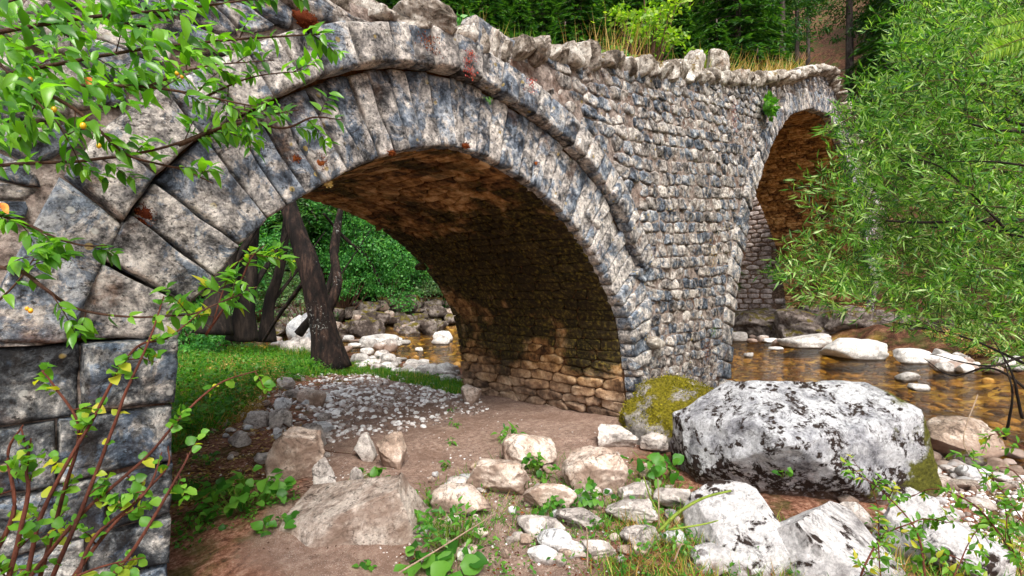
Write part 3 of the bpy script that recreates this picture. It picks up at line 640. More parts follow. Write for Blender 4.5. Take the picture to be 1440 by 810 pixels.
RK = [
 ('rock', 'smooth brown wedge-shaped stone behind the green creeping leaves', (358, 610, 442, 682), 'tan', dict(sub=5, planes=6)),
 ('rock', 'pinkish grey stone standing on end beside the brown wedge', (432, 645, 473, 702), 'pale', dict(dr=.6)),
 ('rock', 'small grey upright stone tip between slab and green leaves', (487, 658, 511, 692), 'pale', dict(dr=.6)),
 ('rock', 'pale angular stone touching the brown layered stone on the sand', (491, 612, 527, 650), 'pale', {}),
 ('rock', 'brown layered stone with deep cracks lying on the sand', (519, 611, 573, 662), 'tan', dict(box=.4)),
 ('boulder', 'large tan boulder in the middle of the rocks before the pier', (651, 646, 744, 702), 'tan', dict(sub=5, box=.35)),
 ('boulder', 'tan boulder leaning on the foot of the pier under the vault', (706, 614, 785, 664), 'tan', dict(sub=5)),
 ('rock', 'low tan rock with a slanting face left of the herbs', (598, 690, 690, 738), 'tan', dict(sub=4)),
 ('rock', 'tan slab poking out between green herbs in front of the pier', (738, 684, 812, 724), 'tan', {}),
 ('boulder', 'triangular tan boulder below the long pale footing stone', (798, 638, 888, 694), 'tan', dict(sub=5, planes=7)),
 ('rock', 'pale rounded rock in the middle of the stone heap', (868, 684, 922, 712), 'pale', {}),
 ('rock', 'pale broad rock under the rounded one in the heap', (858, 704, 934, 742), 'pale', {}),
 ('rock', 'pale loaf-shaped rock on bare soil by the dry stalk', (878, 746, 937, 779), 'pale', dict(planes=5)),
 ('rock', 'long whitish slab lying level on the sand', (726, 730, 796, 762), 'pale', dict(box=.4)),
 ('rock', 'whitish slab touching the end of the long one', (786, 719, 848, 748), 'pale', dict(box=.4)),
 ('rock', 'smooth white oval cobble on the sand', (756, 749, 806, 778), 'white', dict(planes=2, amp=.04, box=0)),
 ('rock', 'flat white stone below the smooth oval cobble', (738, 772, 786, 798), 'white', dict(box=.3)),
 ('rock', 'thin white stone right of the flat white one', (782, 766, 832, 788), 'white', dict(box=.3)),
 ('rock', 'white pitted stone at the bottom beside the oval cobble', (818, 764, 872, 792), 'pale', {}),
 ('rock', 'long white stone jutting from the foot of the pier corner', (835, 603, 907, 634), 'pale', dict(box=.45, rot=-.12)),
 ('rock', 'small pale stone on the soil under the footing stone', (854, 636, 878, 652), 'pale', {}),
 ('rock', 'smooth white stone at the edge of the left grass', (334, 579, 377, 604), 'pale', dict(planes=5)),
 ('rock', 'round pale stone touching the smooth white one', (371, 578, 405, 607), 'pale', dict(planes=5)),
 ('rock', 'flat white slab on the litter behind the brown wedge', (402, 600, 452, 634), 'pale', dict(box=.3)),
 ('rock', 'small white stone near the grass tuft', (382, 561, 409, 579), 'white', {}),
 ('rock', 'round brownish stone at the edge of the pebbles', (413, 549, 452, 574), 'tan', dict(planes=4)),
 ('rock', 'pale stone beneath the rusty grass hummock', (384, 532, 411, 550), 'pale', {}),
 ('rock', 'small pale stone between hummock and pebbles', (398, 546, 418, 561), 'pale', {}),
 ('rock', 'white chipped stone on the red litter', (314, 608, 348, 632), 'pale', {}),
 ('rock', 'low white stone beside the twig pile', (345, 640, 385, 656), 'pale', {}),
 ('rock', 'long pale stone between flat slab and pebbles', (425, 596, 466, 612), 'white', {}),
 ('rock', 'rounded beige stone set at the far corner of the pier', (646, 544, 677, 570), 'tan', dict(planes=3)),
 ('rock', 'pinkish grey rock at the water edge behind the big boulder', (1318, 594, 1434, 656), 'tan', dict(sub=5)),
 ('rock', 'small dark wet rock under the pinkish water edge rock', (1350, 636, 1400, 664), 'dark', {}),
 ('boulder', 'pale lichened rock under the brambles beside the split boulder', (1258, 700, 1352, 800), 'hero2', dict(sub=5)),
 ('boulder', 'pale rock in the bottom right corner under brambles', (1335, 742, 1450, 830), 'hero2', dict(sub=5)),
 ('rock', 'pale stone wedged behind the split boulder', (1180, 712, 1240, 752), 'pale', {}),
 ('rock', 'lichened low stone at the bottom edge among grass', (972, 772, 1052, 815), 'hero2', {}),
 ('rock', 'pale stone between mossy boulder and the broad leaved herb', (905, 610, 950, 640), 'pale', {}),
 ('rock', 'grey stone below the left flank of the big boulder', (925, 690, 985, 724), 'pale', {}),
 ('rock', 'small white stone before the triangular tan boulder', (800, 690, 832, 706), 'white', {}),
]
for k_, (nm, lb, bb, mt, kw) in enumerate(RK):
    put_rock(nm, lb, bb, M[mt], 100+k_, **kw)
# the big lichen-spotted boulder: real block with explicit facets
def facet_rock(name, label, c, size, planes, mat, seed, sub=6, rz=0, amp=.05, cat='boulder', fine=.012, box=.35):
    V0, F0 = ico(sub); V = V0*(1-box)+box*V0/np.abs(V0).max(1, keepdims=True); V = V*1.25
    V = V*(1+amp*2*fbm(V*1.1+seed, seed, 3))[:, None]
    for n, d, k in planes:
        n = np.array(n, float); n /= np.linalg.norm(n); e = V@n-d; V = V-np.where(e > 0, e*k, 0)[:, None]*n
    nn = norm(V); rg = 1-np.abs(fbm(V*1.9+seed, seed+3, 4))*2
    V = V+nn*(amp*.9*fbm(V*2.6+seed, seed+5, 4)+.03*(rg-.6)+fine*fbm(V*13+seed, seed+9, 4, .6))[:, None]
    V = V*np.array(size)/2; X = V[:, 0:1]*(CR*math.cos(rz)+CF*math.sin(rz))+V[:, 1:2]*(CF*math.cos(rz)-CR*math.sin(rz))+V[:, 2:3]*np.array([0, 0, 1.])
    a = Acc(); a.add(X+np.array(c), F0); o = a.obj(name, mat, origin=c); return tag(o, label, cat)
p, k = onground(1178, 722); c = p+CF*.60+CR*.16+np.array([0, 0, .38])
facet_rock('boulder', 'big white boulder with dark lichen spots and mossy right flank', tuple(c), (1.62, 1.22, 1.10), [((-.20, -.46, 1), .66, .97), ((.10, .3, 1), .82, .95), ((-.95, -.15, 1.0), .88, .97), ((.5, -.2, 1), .98, .9), ((-1, -.35, .2), .98, .85), ((1, -.1, .22), .88, .95), ((.1, -1, -.1), .80, .9), ((-.6, -.9, -.8), .8, .9), ((.7, -1, .1), 1.05, .9), ((0, 1, .3), .85, .9)], M['hero'], 7, box=.8, rz=.12)
p, k = onground(1082, 812); c = p+CF*.26+np.array([0, 0, .06])
facet_rock('boulder', 'left half of the pale split boulder with smooth sloping top', tuple(c), (.50, .62, .45), [((-.45, -.55, 1), .50, 1), ((.1, -1, .25), .80, 1), ((-1, -.3, .35), .78, 1), ((1, 0, .3), .86, .9), ((.7, -.6, .8), .8, 1)], M['hero2'], 19, sub=6, box=.6, amp=.03)
p, k = onground(1200, 836); c = p+CF*.22+np.array([0, 0, .06])
facet_rock('boulder', 'right half of the pale split boulder falling to the mossy corner', tuple(c), (.80, .62, .55), [((.55, -.40, 1), .46, 1), ((-.35, -1, .45), .66, 1), ((1, -.2, .5), .84, 1), ((-1, -.25, .35), .66, 1), ((-.6, .6, 1), .8, 1)], M['hero2'], 23, sub=6, box=.62, amp=.03)
p, k = onground(497, 768); c = p+CF*.22+np.array([0, 0, .12])
facet_rock('rock', 'big grey-brown wedge slab with a broken front face on the sand', tuple(c), (.80, .58, .52), [((-.48, -.20, 1), .44, 1), ((.30, -1, .10), .62, 1), ((1, -.1, .25), .78, 1), ((-.5, -1, .55), .74, 1), ((.3, .9, .6), .7, .95)], M['slab'], 41, sub=6, amp=.03, fine=.02, rz=.0, cat='rock', box=.7)
p, k = onground(978, 632); c = p+CF*.35+np.array([0, 0, .22])
facet_rock('boulder', 'rounded boulder covered in yellow-green moss at the foot of the pier', tuple(c), (.92, .85, .74), [((-.5, -.6, 1), .78, .8), ((.3, -.2, 1), .85, .8)], M['mossy'], 31, sub=5, amp=.15, fine=.05, box=.3)
mo = [o for o in COL.objects if o.get('label', '').startswith('rounded boulder covered')][0]; mv = np.array([v.co[:] for v in mo.data.vertices]); mn = np.array([v.normal[:] for v in mo.data.vertices]); rsm = np.random.RandomState(3)
okm = (mn[:, 2] > -.05) & (fbm(mv*4.5, 5, 4) > -.30); ix = rsm.choice(np.where(okm)[0], 9000); Pm = mv[ix]+rsm.normal(size=(9000, 3))*.012; Dm = norm(mn[ix]+rsm.normal(size=(9000, 3))*.6); Xm, Ym, Zm = frames(Dm, None, rsm)
M['mossfrond'] = leaf_mat('moss_frond', [(.1, (.03, .035, .004)), (.5, (.16, .15, .01)), (.95, (.42, .36, .03))], .2, .05, sc=3, tsat=1.0, rough=.9)
mf = batch('moss_cover', np.array([(0, -.1, 0), (-.3, .4, 0), (.3, .4, 0), (0, 1, 0)]), [(0, 2, 1), (1, 2, 3)], Pm, Xm, Ym, Zm, rsm.uniform(.008, .022, 9000), M['mossfrond'], kind='stuff'); mf.parent = mo
# stone jutting out of the pier wall
fx, fz = face(919, 480); V, F = rock_block((.36, .22, .19), 55, 4, 6, .08, .3); a = Acc(); a.add(V+np.array([fx, W0-.02, fz]), F); tag(a.obj('jutting_stone', M['coping'], bridge), 'pale jutting stone with a dark hollow beneath')
# rocks in and along the river
for k_, (lb, bb, mt) in enumerate([
    ('large flat white boulder at the far side of the river', (1173, 479, 1266, 509), 'white'), ('whitish boulder right of the large flat one in the river', (1270, 492, 1326, 514), 'white'),
    ('low white boulder second right of the large flat one', (1322, 499, 1372, 516), 'white'), ('white oval stone alone in the brown water', (1270, 525, 1301, 539), 'white'),
    ('small round white stone in the water right of the pier', (1049, 496, 1063, 504), 'white'), ('flat pinkish shelf rock at the water edge under the far arch', (1115, 470, 1190, 492), 'pale'),
    ('pale rock at the far bank beneath the arch', (1030, 468, 1058, 482), 'pale'), ('small white stone beside the shelf rock', (1078, 476, 1100, 484), 'white'),
    ('small low white stone in the water', (1085, 488, 1105, 494), 'white'), ('pale stone at the water edge near the pier corner', (1018, 536, 1042, 548), 'pale'),
    ('pale flat stone under the pier corner in the water', (1015, 552, 1046, 566), 'pale'), ('white stone near the pier corner half under water', (1055, 540, 1080, 548), 'white'),
    ('white boulder in the brown water seen through the near arch', (608, 467, 637, 482), 'white'), ('white stone in the river beside the pier seen through arch', (605, 474, 632, 486), 'white'),
    ('low white rock shelf in the river seen through the arch', (500, 472, 556, 490), 'white'), ('small white stone in the middle of the water through the arch', (583, 489, 594, 496), 'white'),
    ('white stone left in the water through the arch', (558, 478, 576, 486), 'white'), ('dark flat stone in the water right of the boulder', (1290, 540, 1320, 552), 'pale')]):
    put_rock('river_stone', lb, bb, M['river' if mt != 'dark' else mt], 300+k_, floor=WATER_Z-.01, sub=4, planes=5, amp=.07, box=.25, dr=.8)
random.seed(12)
def bank_stones(pixbox, n, sz, mats, label, group, seed, name='bank_stone', sub=3, floor=None, keep=None, hm=1.0):
    rs = random.Random(seed)
    for k_ in range(n):
        u = rs.uniform(pixbox[0], pixbox[2]); v = pixbox[1]+(pixbox[3]-pixbox[1])*rs.random()
        if keep: v = keep(u, rs.random())
        s_ = rs.uniform(*sz)*(rs.random()**1.0*.6+.6)
        put_rock(name, label, (u-s_, v-s_*rs.uniform(.8, 1.3), u+s_, v), M[rs.choice(mats)], seed*100+k_, group=group, sub=sub, planes=7, hmul=hm, amp=.07, floor=floor, dr=.9)
bank_stones((1310, 648, 1440, 705), 34, (10, 19), ['pale', 'white', 'white', 'slab'], 'one of the grey and white cobbles on the bank behind the big boulder', 'cobbles on the near bank at the right', 3, 'cobble', keep=lambda u, r: 640+r*60+(u-1310)*.02)
bank_stones((1330, 505, 1440, 545), 18, (7, 18), ['river', 'river', 'pale'], 'one of the white stones of the gravel bar at the right', 'white stones of the gravel bar', 4, keep=lambda u, r: 506+r*18+(u-1330)*.2*r)
bank_stones((500, 488, 648, 530), 85, (5, 13), ['river', 'river', 'pale'], 'one of the white stones edging the river seen through the near arch', 'white stones along the near bank behind the arch', 5, keep=lambda u, r: 499+(u-500)*.16+r*20, hm=.9)
bank_stones((385, 455, 440, 500), 30, (7, 15), ['white', 'pale'], 'one of the white rocks behind the leaning tree trunk', 'white rocks left of the leaning tree', 6, keep=lambda u, r: 462+r*38, hm=1.5)
bank_stones((480, 478, 560, 500), 14, (8, 14), ['river', 'river', 'pale'], 'one of the pale stones right of the leaning tree trunk', 'pale stones right of the leaning tree', 8, keep=lambda u, r: 482+r*20)
bank_stones((290, 555, 460, 650), 55, (4, 12), ['pale', 'white', 'tan'], 'one of the small pale stones scattered on the litter at the left', 'small stones on the litter', 7, 'stone', sub=2)
bank_stones((590, 660, 960, 800), 75, (5, 17), ['pale', 'tan', 'white', 'tan'], 'one of the small stones scattered between the boulders in front', 'small stones in front of the pier', 9, 'stone', sub=3)
bank_stones((1180, 640, 1440, 810), 50, (6, 17), ['pale', 'white', 'slab'], 'one of the small stones under the brambles at the right', 'small stones under the brambles', 10, 'stone', sub=3)
bank_stones((1030, 478, 1330, 500), 22, (6, 14), ['pale', 'dark', 'white'], 'one of the small rocks at the far water edge below the ledge', 'small rocks at the far water edge', 11, sub=3, keep=lambda u, r: 474+r*10+(u-1030)*.06, floor=WATER_Z)
# dark rock ledges under the far abutment and the far bank wall behind the near arch
def world_rock(name, label, c, size, mat, seed, group=None, sub=5, rz=0, amp=.16, box=.45, planes=9, cat='rock'):
    V, F = rock_block(size, seed, sub, planes, amp, box, fine=.04); cr, sr = math.cos(rz), math.sin(rz)
    X = np.stack([V[:, 0]*cr-V[:, 1]*sr, V[:, 0]*sr+V[:, 1]*cr, V[:, 2]], 1); a = Acc(); a.add(X+np.array(c), F)
    return tag(a.obj(name, mat, origin=c), label, cat, group)
for k_, (u, v, d, sx, sy, sz, rz) in enumerate([(1060, 452, 22, 3.2, 3.0, 1.5, .9), (1125, 462, 19.5, 3.0, 2.2, 1.5, .5), (1180, 460, 19, 2.6, 2.4, 1.6, .2), (1235, 462, 18, 2.6, 2.0, 1.5, .4), (1285, 470, 17, 2.4, 2.0, 1.4, .1), (1150, 448, 21, 3.4, 2.0, 1.0, .3), (1340, 478, 16, 2.4, 2.4, 1.3, .1)]):
    p = at_depth(u, v, d); world_rock('rock_ledge', 'rock ledge with dark fissures under the far abutment, number %s from the pier' % ['first', 'second', 'third', 'fourth', 'fifth', 'sixth', 'last'][k_] if False else
      ['mossy ledge rock right beside the pier edge across the water', 'broken dark ledge rock left below the far abutment', 'fissured ledge rock under the middle of the far abutment', 'grey ledge rock above the large flat white boulder', 'dark ledge rock at the edge of the willow leaves', 'upper shelf rock carrying the far abutment', 'ledge rock behind the lowest willow leaves'][k_], tuple(p), (sx, sy, sz), M['dark'], 500+k_, rz=R(42)+rz, group='dark rock ledges across the river')
rs = random.Random(5); BK = [(3, 22.6), (9, 20.4), (12.7, 19.2), (16.8, 19.4), (20, 17.8)]
for k_ in range(120):
    f = rs.random()*(len(BK)-1); j = int(f); f -= j; x = BK[j][0]*(1-f)+BK[j+1][0]*f; y = BK[j][1]*(1-f)+BK[j+1][1]*f; lev = k_ % 4
    s_ = rs.uniform(.35, .9)*(1.15 if lev == 0 else .9); world_rock('bank_rock', 'one of the dark rocks of the far bank seen through the near arch', (x+lev*.15+rs.uniform(-.3, .3), y+lev*.38+rs.uniform(-.2, .3), WATER_Z+.12+lev*.36+rs.uniform(0, .2)), (s_*rs.uniform(1.1, 2.0), s_*1.2, s_*rs.uniform(.6, 1.2)), M['dark'] if rs.random() < .85 else M['slab'], 600+k_, group='dark rocks of the far bank', sub=4 if lev == 0 else 3, rz=R(-20)+rs.uniform(-.4, .4), box=.6)
# pebbles: uncountable
def pebbles(name, label, n, sampler, size, mat, seed, sub=2, flat=.6, sinkz=.2):
    rs = np.random.RandomState(seed); P = sampler(rs, n); P[:, 2] = H(P[:, 0], P[:, 1]); s_ = size[0]+(size[1]-size[0])*rs.rand(len(P))**2.2
    V, F = ico(sub); V = V*(1+.25*fbm(V*1.2, 5, 2))[:, None]
    D = rs.normal(size=(len(P), 3)); D[:, 2] *= .2; D = norm(D); X, Y, Z = frames(D, np.array([0, 0, 1.]), rs); S_ = np.stack([s_*rs.uniform(.6, 1, len(P)), s_, s_*flat*rs.uniform(.6, 1, len(P))], 1)
    P[:, 2] += s_*flat*sinkz
    o = batch(name, V, F, P, X, Y, Z, S_, mat, rseed=seed); return tag(o, label, 'pebbles', kind='stuff')
M['pebble'] = rock_mat('pebble_stone', [(.22, (.16, .11, .09)), (.40, (.42, .35, .31)), (.55, (.62, .58, .56)), (.74, (.86, .84, .82))], 9, pit=.2, bumpd=.004, var=2.8, speck=.3, crack=0)
M['bedstone'] = rock_mat('riverbed_stone', [(.3, (.05, .02, .005)), (.5, (.19, .085, .02)), (.66, (.40, .23, .07))], 4, pit=.2, bumpd=.006, var=2.0)
def pixsample(poly, n, rs, zz=0.03):
    u0, v0 = np.min(poly, 0); u1, v1 = np.max(poly, 0); out = []
    while len(out) < n:
        U = u0+(u1-u0)*rs.rand(4000); Vv = v0+(v1-v0)*rs.rand(4000); m = inpoly(U, Vv, poly)
        for u, v in zip(U[m], Vv[m]):
            q = ray(u, v); k = (zz-EYE)/q[2]; out.append((q[0]*k, q[1]*k, zz))
            if len(out) >= n: break
    return np.array(out)
pebbles('gravel_patch', 'grey and white pebbles spread on the sand behind the arch', 1300, lambda rs, n: pixsample([(440, 536), (480, 527), (560, 528), (640, 545), (655, 560), (600, 572), (540, 585), (470, 600), (420, 590), (450, 560)], n, rs), (.010, .06), M['pebble'], 1)
pebbles('gravel_scatter', 'scattered pebbles thinning out around the gravel patch', 1900, lambda rs, n: pixsample([(300, 590), (400, 535), (480, 522), (650, 540), (690, 580), (560, 620), (420, 640)], n, rs), (.008, .045), M['pebble'], 7)
pebbles('loose_grit', 'small grit and stones strewn over the sandy ground', 1500, lambda rs, n: pixsample([(300, 600), (420, 560), (640, 570), (900, 620), (960, 700), (900, 810), (560, 810), (430, 690), (250, 690)], n, rs), (.004, .014), M['pebble'], 2, sub=1, sinkz=0)
pebbles('bank_gravel', 'gravel between the cobbles of the near bank', 1800, lambda rs, n: pixsample([(1290, 640), (1440, 640), (1440, 800), (1250, 800), (1230, 720), (1300, 700)], n, rs), (.008, .035), M['pebble'], 3, sub=1)
def bedpts(rs, n):
    P = np.stack([7+17*rs.rand(n*5), -4+14*rs.rand(n*5), np.zeros(n*5)], 1); u, v, d = project(P+np.array([0, 0, -.3])); m = inpoly(P[:, 0], P[:, 1], RIV) & (u > 980) & (u < 1480) & (d > 3); return P[m][:n]
pebbles('riverbed_stones', 'orange-brown stones on the bed of the clear river', 1500, bedpts, (.04, .17), M['bedstone'], 4, sub=2, flat=.4)
def bedpts2(rs, n):
    P = np.stack([7+14*rs.rand(n*4), 8+13*rs.rand(n*4), np.zeros(n*4)], 1); m = inpoly(P[:, 0], P[:, 1], RIV); return P[m][:n]
pebbles('upstream_bed_stones', 'brown stones on the river bed behind the bridge', 1200, bedpts2, (.06, .2), M['bedstone'], 5, sub=1)
# ------------------------------------------------------------------ coping of the parapet
random.seed(21)
x = -2.4
def cope(x0, x1, z0, z1, y0, y1, seed, lean=0., nm='coping_stone', sub=4, box=.5):
    V, F = rock_block((x1-x0, y1-y0, z1-z0), seed, sub, 7, .10, box, fine=.03); V = V*1.08; V[:, 0] += V[:, 2]*lean
    a = Acc(); a.add(V+np.array([(x0+x1)/2, (y0+y1)/2, (z0+z1)/2]), F); return a.obj(nm, M['coping'], bridge)
sd0 = 700
while x < 24:
    sd0 += 1
    if x < 2.55: wd = random.uniform(.30, .55); hh = random.uniform(.14, .20); cope(x, x+wd, top(x)-.20, top(x)-.2+hh, W0-.03-random.random()*.05, W0+.4, sd0)
    elif x < 3.3: wd = .16; cope(x, x+wd, top(x)-.24, top(x)+.02, W0-.05, W0+.35, sd0, .1)
    elif x < 10.5:
        wd = random.uniform(.09, .22); hh = random.uniform(.19, .30); t0 = float(top(x+wd/2)); cope(x, x+wd*1.05, t0-.26, t0-.26+hh, W0-.06-random.random()*.05, W0+.32, sd0, random.uniform(-.25, .12), sub=4)
    else: wd = random.uniform(.25, .5); hh = random.uniform(.2, .3); t0 = float(top(x+wd/2)); cope(x, x+wd, t0-.24, t0-.24+hh, W0-.22-random.random()*.1, W0+.35, sd0, .1, sub=3)
    x += wd
fx, fz = face(614, 22, 2.95); V, F = rock_block((.50, .42, .24), 91, 5, 7, .09, .3); a = Acc(); a.add(V+np.array([fx, 3.08, fz]), F); tag(a.obj('coping_stone', M['coping'], bridge), 'large pale rounded coping stone near the top edge')
fx, fz = face(1000, 85, 3.2)
for dx, s_, zo in ((-.6, .5, .25), (.35, .6, .30)):
    V, F = rock_block((s_*1.1, .4, s_), 95+int(s_*10), 4, 8, .12, .3); a = Acc(); a.add(V+np.array([fx+dx, 3.25, float(top(fx+dx))+zo*.4]), F); a.obj('coping_stone', M['coping'], bridge)
# ------------------------------------------------------------------ wing wall beyond the far arch
wing = thing('retaining_wall', 'brown-grey coursed stone wall seen through the far arch beyond the water', 'wall', (25, 9, 0))
a = Acc(); bx = [(24.93, 6.05), (25.6, 6.05), (25.6, 15), (24.93, 15)]
a.add([(x, y, z) for z in (-.3, 6.6) for x, y in bx], [(0, 1, 2, 3), (4, 5, 6, 7), (0, 1, 5, 4), (1, 2, 6, 5), (2, 3, 7, 6), (3, 0, 4, 7)]); a.obj('wall_core', M['mortar_dark'], wing, smooth=False)
sd_ = []; z = .3
while z < 6.4:
    hr = random.uniform(.17, .26); y = 6.1+random.random()*.2
    while y < 11.5: wd = random.uniform(.3, .7); sd_.append((y+wd/2, z+hr/2+random.uniform(-.02, .02))); y += wd
    z += hr
cc = cells(np.array(sd_), [], (.5, 1.0)); rest = Acc()
for n_, c in enumerate(cc):
    if len(c) < 3: continue
    i += 1; kw = dict(proud=random.uniform(.03, .07), depth=.06, seg=.16, gap=.012, amp=.02, rough=5, seed=i, corner=.12, inner=1, tilt=.1, edge=.03)
    fm = lambda a_, b_, h_: np.stack([24.95-h_, a_, b_], 1)
    if n_ < 290:
        a = Acc(); stone(a, c, fm, **kw); a.obj('wall_stone', M['wing'], wing)
    else: stone(rest, c, fm, **kw)
if rest.n: rest.obj('wall_stones', M['wing'], wing, kind='stuff')
# ------------------------------------------------------------------ leaf templates
def leaf_tmpl(wk=.5, fold=.12, curl=.15, n=5, tip=1.0):
    V = []; F = []
    for k_ in range(n+1):
        t = k_/n; wv = wk*.5*math.sin(math.pi*min(1, t**.75))**tip if 0 < k_ < n else .0
        zc = -curl*t*t
        V += [(-wv, t, zc+fold*wv*2), (0, t, zc), (wv, t, zc+fold*wv*2)]
    for k_ in range(n):
        a_ = k_*3; F += [(a_, a_+1, a_+4, a_+3), (a_+1, a_+2, a_+5, a_+4)]
    return np.array(V), F
LEAF = leaf_tmpl(.44, .22, .22); ROUND = leaf_tmpl(.85, .15, .12, 5, .7); LANCE = (np.array([(0, 0, 0), (-.075, .4, .015), (.075, .4, .015), (0, 1, -.10)]), [(0, 2, 1), (1, 2, 3)])
BLADE = (np.array([(-.5, 0, 0), (.5, 0, 0), (-.32, .55, 0), (.32, .55, 0), (0, 1, .0)]), None)
def leaf_mesh(name, T, mat, r):
    a = Acc(); a.add(T[0], T[1], (r, .5, .5)); me = a.mesh(name); me.materials.append(mat); return me
def place_leaf_objs(name, meshes, P, X, D, Z, S, parent):
    off = np.array(parent.location); R_ = np.random.RandomState(len(P))
    for k_ in range(len(P)):
        m = Matrix(((X[k_][0]*S[k_], D[k_][0]*S[k_], Z[k_][0]*S[k_], P[k_][0]-off[0]), (X[k_][1]*S[k_], D[k_][1]*S[k_], Z[k_][1]*S[k_], P[k_][1]-off[1]), (X[k_][2]*S[k_], D[k_][2]*S[k_], Z[k_][2]*S[k_], P[k_][2]-off[2]), (0, 0, 0, 1)))
        inst(name, meshes[R_.randint(len(meshes))], None, parent, m)
def warp(T, j):
    V = np.array(T[0]); t = V[:, 1]; c = [.0, .22, -.12, .35, .1, .28][j % 6]; V[:, 2] += -c*t*t+.05*np.sin(t*9+j)*V[:, 0]*4; V[:, 0] += [.0, .10, -.12, .05, -.05, .14][j % 6]*t*t; return V, T[1]
def lm(nm, T, mat, k=6): return [leaf_mesh(nm, warp(T, j), mat, (j+.5)/k) for j in range(k)]
# ------------------------------------------------------------------ trees
def crown_batch(name, parent, P, D, size, mat, seed, T=LANCE, up=None):
    rs = np.random.RandomState(seed); X, Y, Z = frames(D, up, rs); S_ = size[0]+(size[1]-size[0])*rs.rand(len(P))
    return batch(name, T[0], T[1], P, X, Y, Z, S_, mat, parent, kind='stuff', rseed=seed)
OVAL = (np.array([(0, 0, 0), (-.28, .45, .04), (.28, .45, .04), (0, 1, -.06)]), [(0, 2, 1), (1, 2, 3)])
def clumps(rs, n, c, r, k):
    """n clump centres in an ellipsoid, k leaves per clump"""
    q = norm(rs.normal(size=(n, 3)))*(rs.rand(n, 1)**.45); C_ = c+q*r; cr = (.08+.13*rs.rand(n, 1))*min(r)
    P = np.repeat(C_, k, 0)+rs.normal(size=(n*k, 3))*np.repeat(cr, k, 0)*np.array([1, 1, .6])
    D = norm(np.repeat(q, k, 0)+rs.normal(size=(n*k, 3))*.8+np.array([0, 0, -.2])); return C_, P, D
def broad_tree(base, h, r, seed, leafm, label=None, name='broadleaf_tree', group=None, trunk_r=.16, nclump=130, k=55, lsize=(.10, .22), lean=(0, 0), bark='bark_dark', low=.3, T=OVAL):
    rs = np.random.RandomState(seed); base = np.array(base, float); t = thing(name, label, 'tree', tuple(base), group)
    a = Acc(); topv = base+np.array([lean[0], lean[1], h*.8]); mid = (base+topv)/2+rs.normal(size=3)*.15
    tp_ = spline([base-np.array([0, 0, .3]), mid, topv], 8); tube(a, tp_, np.linspace(trunk_r, trunk_r*.25, len(tp_)), 9); a.obj('trunk', M[bark], t)
    c = base+np.array([lean[0]*.8, lean[1]*.8, h*(low+(1-low)*.5)]); C_, P, D = clumps(rs, nclump, c, np.array([r, r, h*(1-low)*.5]), k)
    a = Acc()
    for q in C_[::3]:
        f = rs.uniform(.25, .75); s0 = tp_[int(f*(len(tp_)-1))]; m_ = (s0+q)/2+rs.normal(size=3)*.1+np.array([0, 0, -.1]); br = spline([s0, m_, q], 4); tube(a, br, np.linspace(trunk_r*.28, .008, len(br)), 4)
    a.obj('branches', M[bark], t); crown_batch('crown', t, P, D, lsize, M[leafm], seed, T); return t
def conifer_proto(seed, h=13, r=2.3, label=None):
    rs = np.random.RandomState(seed); t = thing('conifer_tree', label, 'tree', (0, 0, 0), 'dark conifers on the slope behind the bridge')
    a = Acc(); zz_ = np.linspace(-.5, h, 12); tube(a, np.stack([.05*np.sin(zz_), .05*np.cos(zz_*.7), zz_], 1), np.linspace(.26, .03, 12), 9); a.obj('trunk', M['bark_conifer'], t)
    br = Acc(); PP = []; DD = []; z = h*.13
    while z < h*.985:
        L = r*(1-(z/h))**.8*rs.uniform(.75, 1.15)+.15; n = rs.randint(5, 8); a0 = rs.rand()*6
        for j in range(n):
            an = a0+j*2*math.pi/n+rs.normal()*.2; d = np.array([math.cos(an), math.sin(an), 0]); pts = np.array([[0, 0, z]]*1)+0
            tt = np.linspace(0, 1, 6)[:, None]; path = np.array([0, 0, z])+d*tt*L+np.array([0, 0, 1.])*(.12*tt-.42*tt*tt)*L
            tube(br, path, np.linspace(.03, .006, 6), 3); m = int(20+L*36); f = rs.rand(m, 1)**.7; q = np.array([0, 0, z])+d*f*L+np.array([0, 0, 1.])*(.12*f-.42*f*f)*L
            sd2 = np.array([-d[1], d[0], 0]); sgn = rs.choice([-1, 1], (m, 1)); q = q+sd2*sgn*rs.rand(m, 1)*.28*L*(1.15-f)+rs.normal(size=(m, 3))*.03
            PP.append(q); DD.append(norm(d*.8+sd2*sgn*.8+np.array([0, 0, -.35])+rs.normal(size=(m, 3))*.25))
        z += rs.uniform(.22, .36)
    br.obj('branches', M['bark_conifer'], t); P = np.concatenate(PP); D = np.concatenate(DD)
    crown_batch('crown', t, P, D, (.2, .42), M['needle'], seed, LANCE_W, np.array([0, 0, 1.])); return t
LANCE_W = (np.array([(0, 0, 0), (-.13, .35, .0), (.13, .35, .0), (0, 1, -.10)]), [(0, 2, 1), (1, 2, 3)])
def copy_tree(o, loc, rz, sc, label=None):
    c = o.copy(); COL.objects.link(c); c.location = loc; c.rotation_euler = (0, 0, rz); c.scale = (sc, sc, sc)
    if label: c['label'] = label
    for ch in o.children:
        d = ch.copy(); COL.objects.link(d); d.parent = c
    return c
CL = 'dark conifer of the dense forest on the slope behind the bridge'
protos = [conifer_proto(1, 14, 3.6, CL), conifer_proto(2, 12, 3.0, CL), conifer_proto(3, 17, 4.2, CL)]
rs = random.Random(8); spots = []
tries = 0
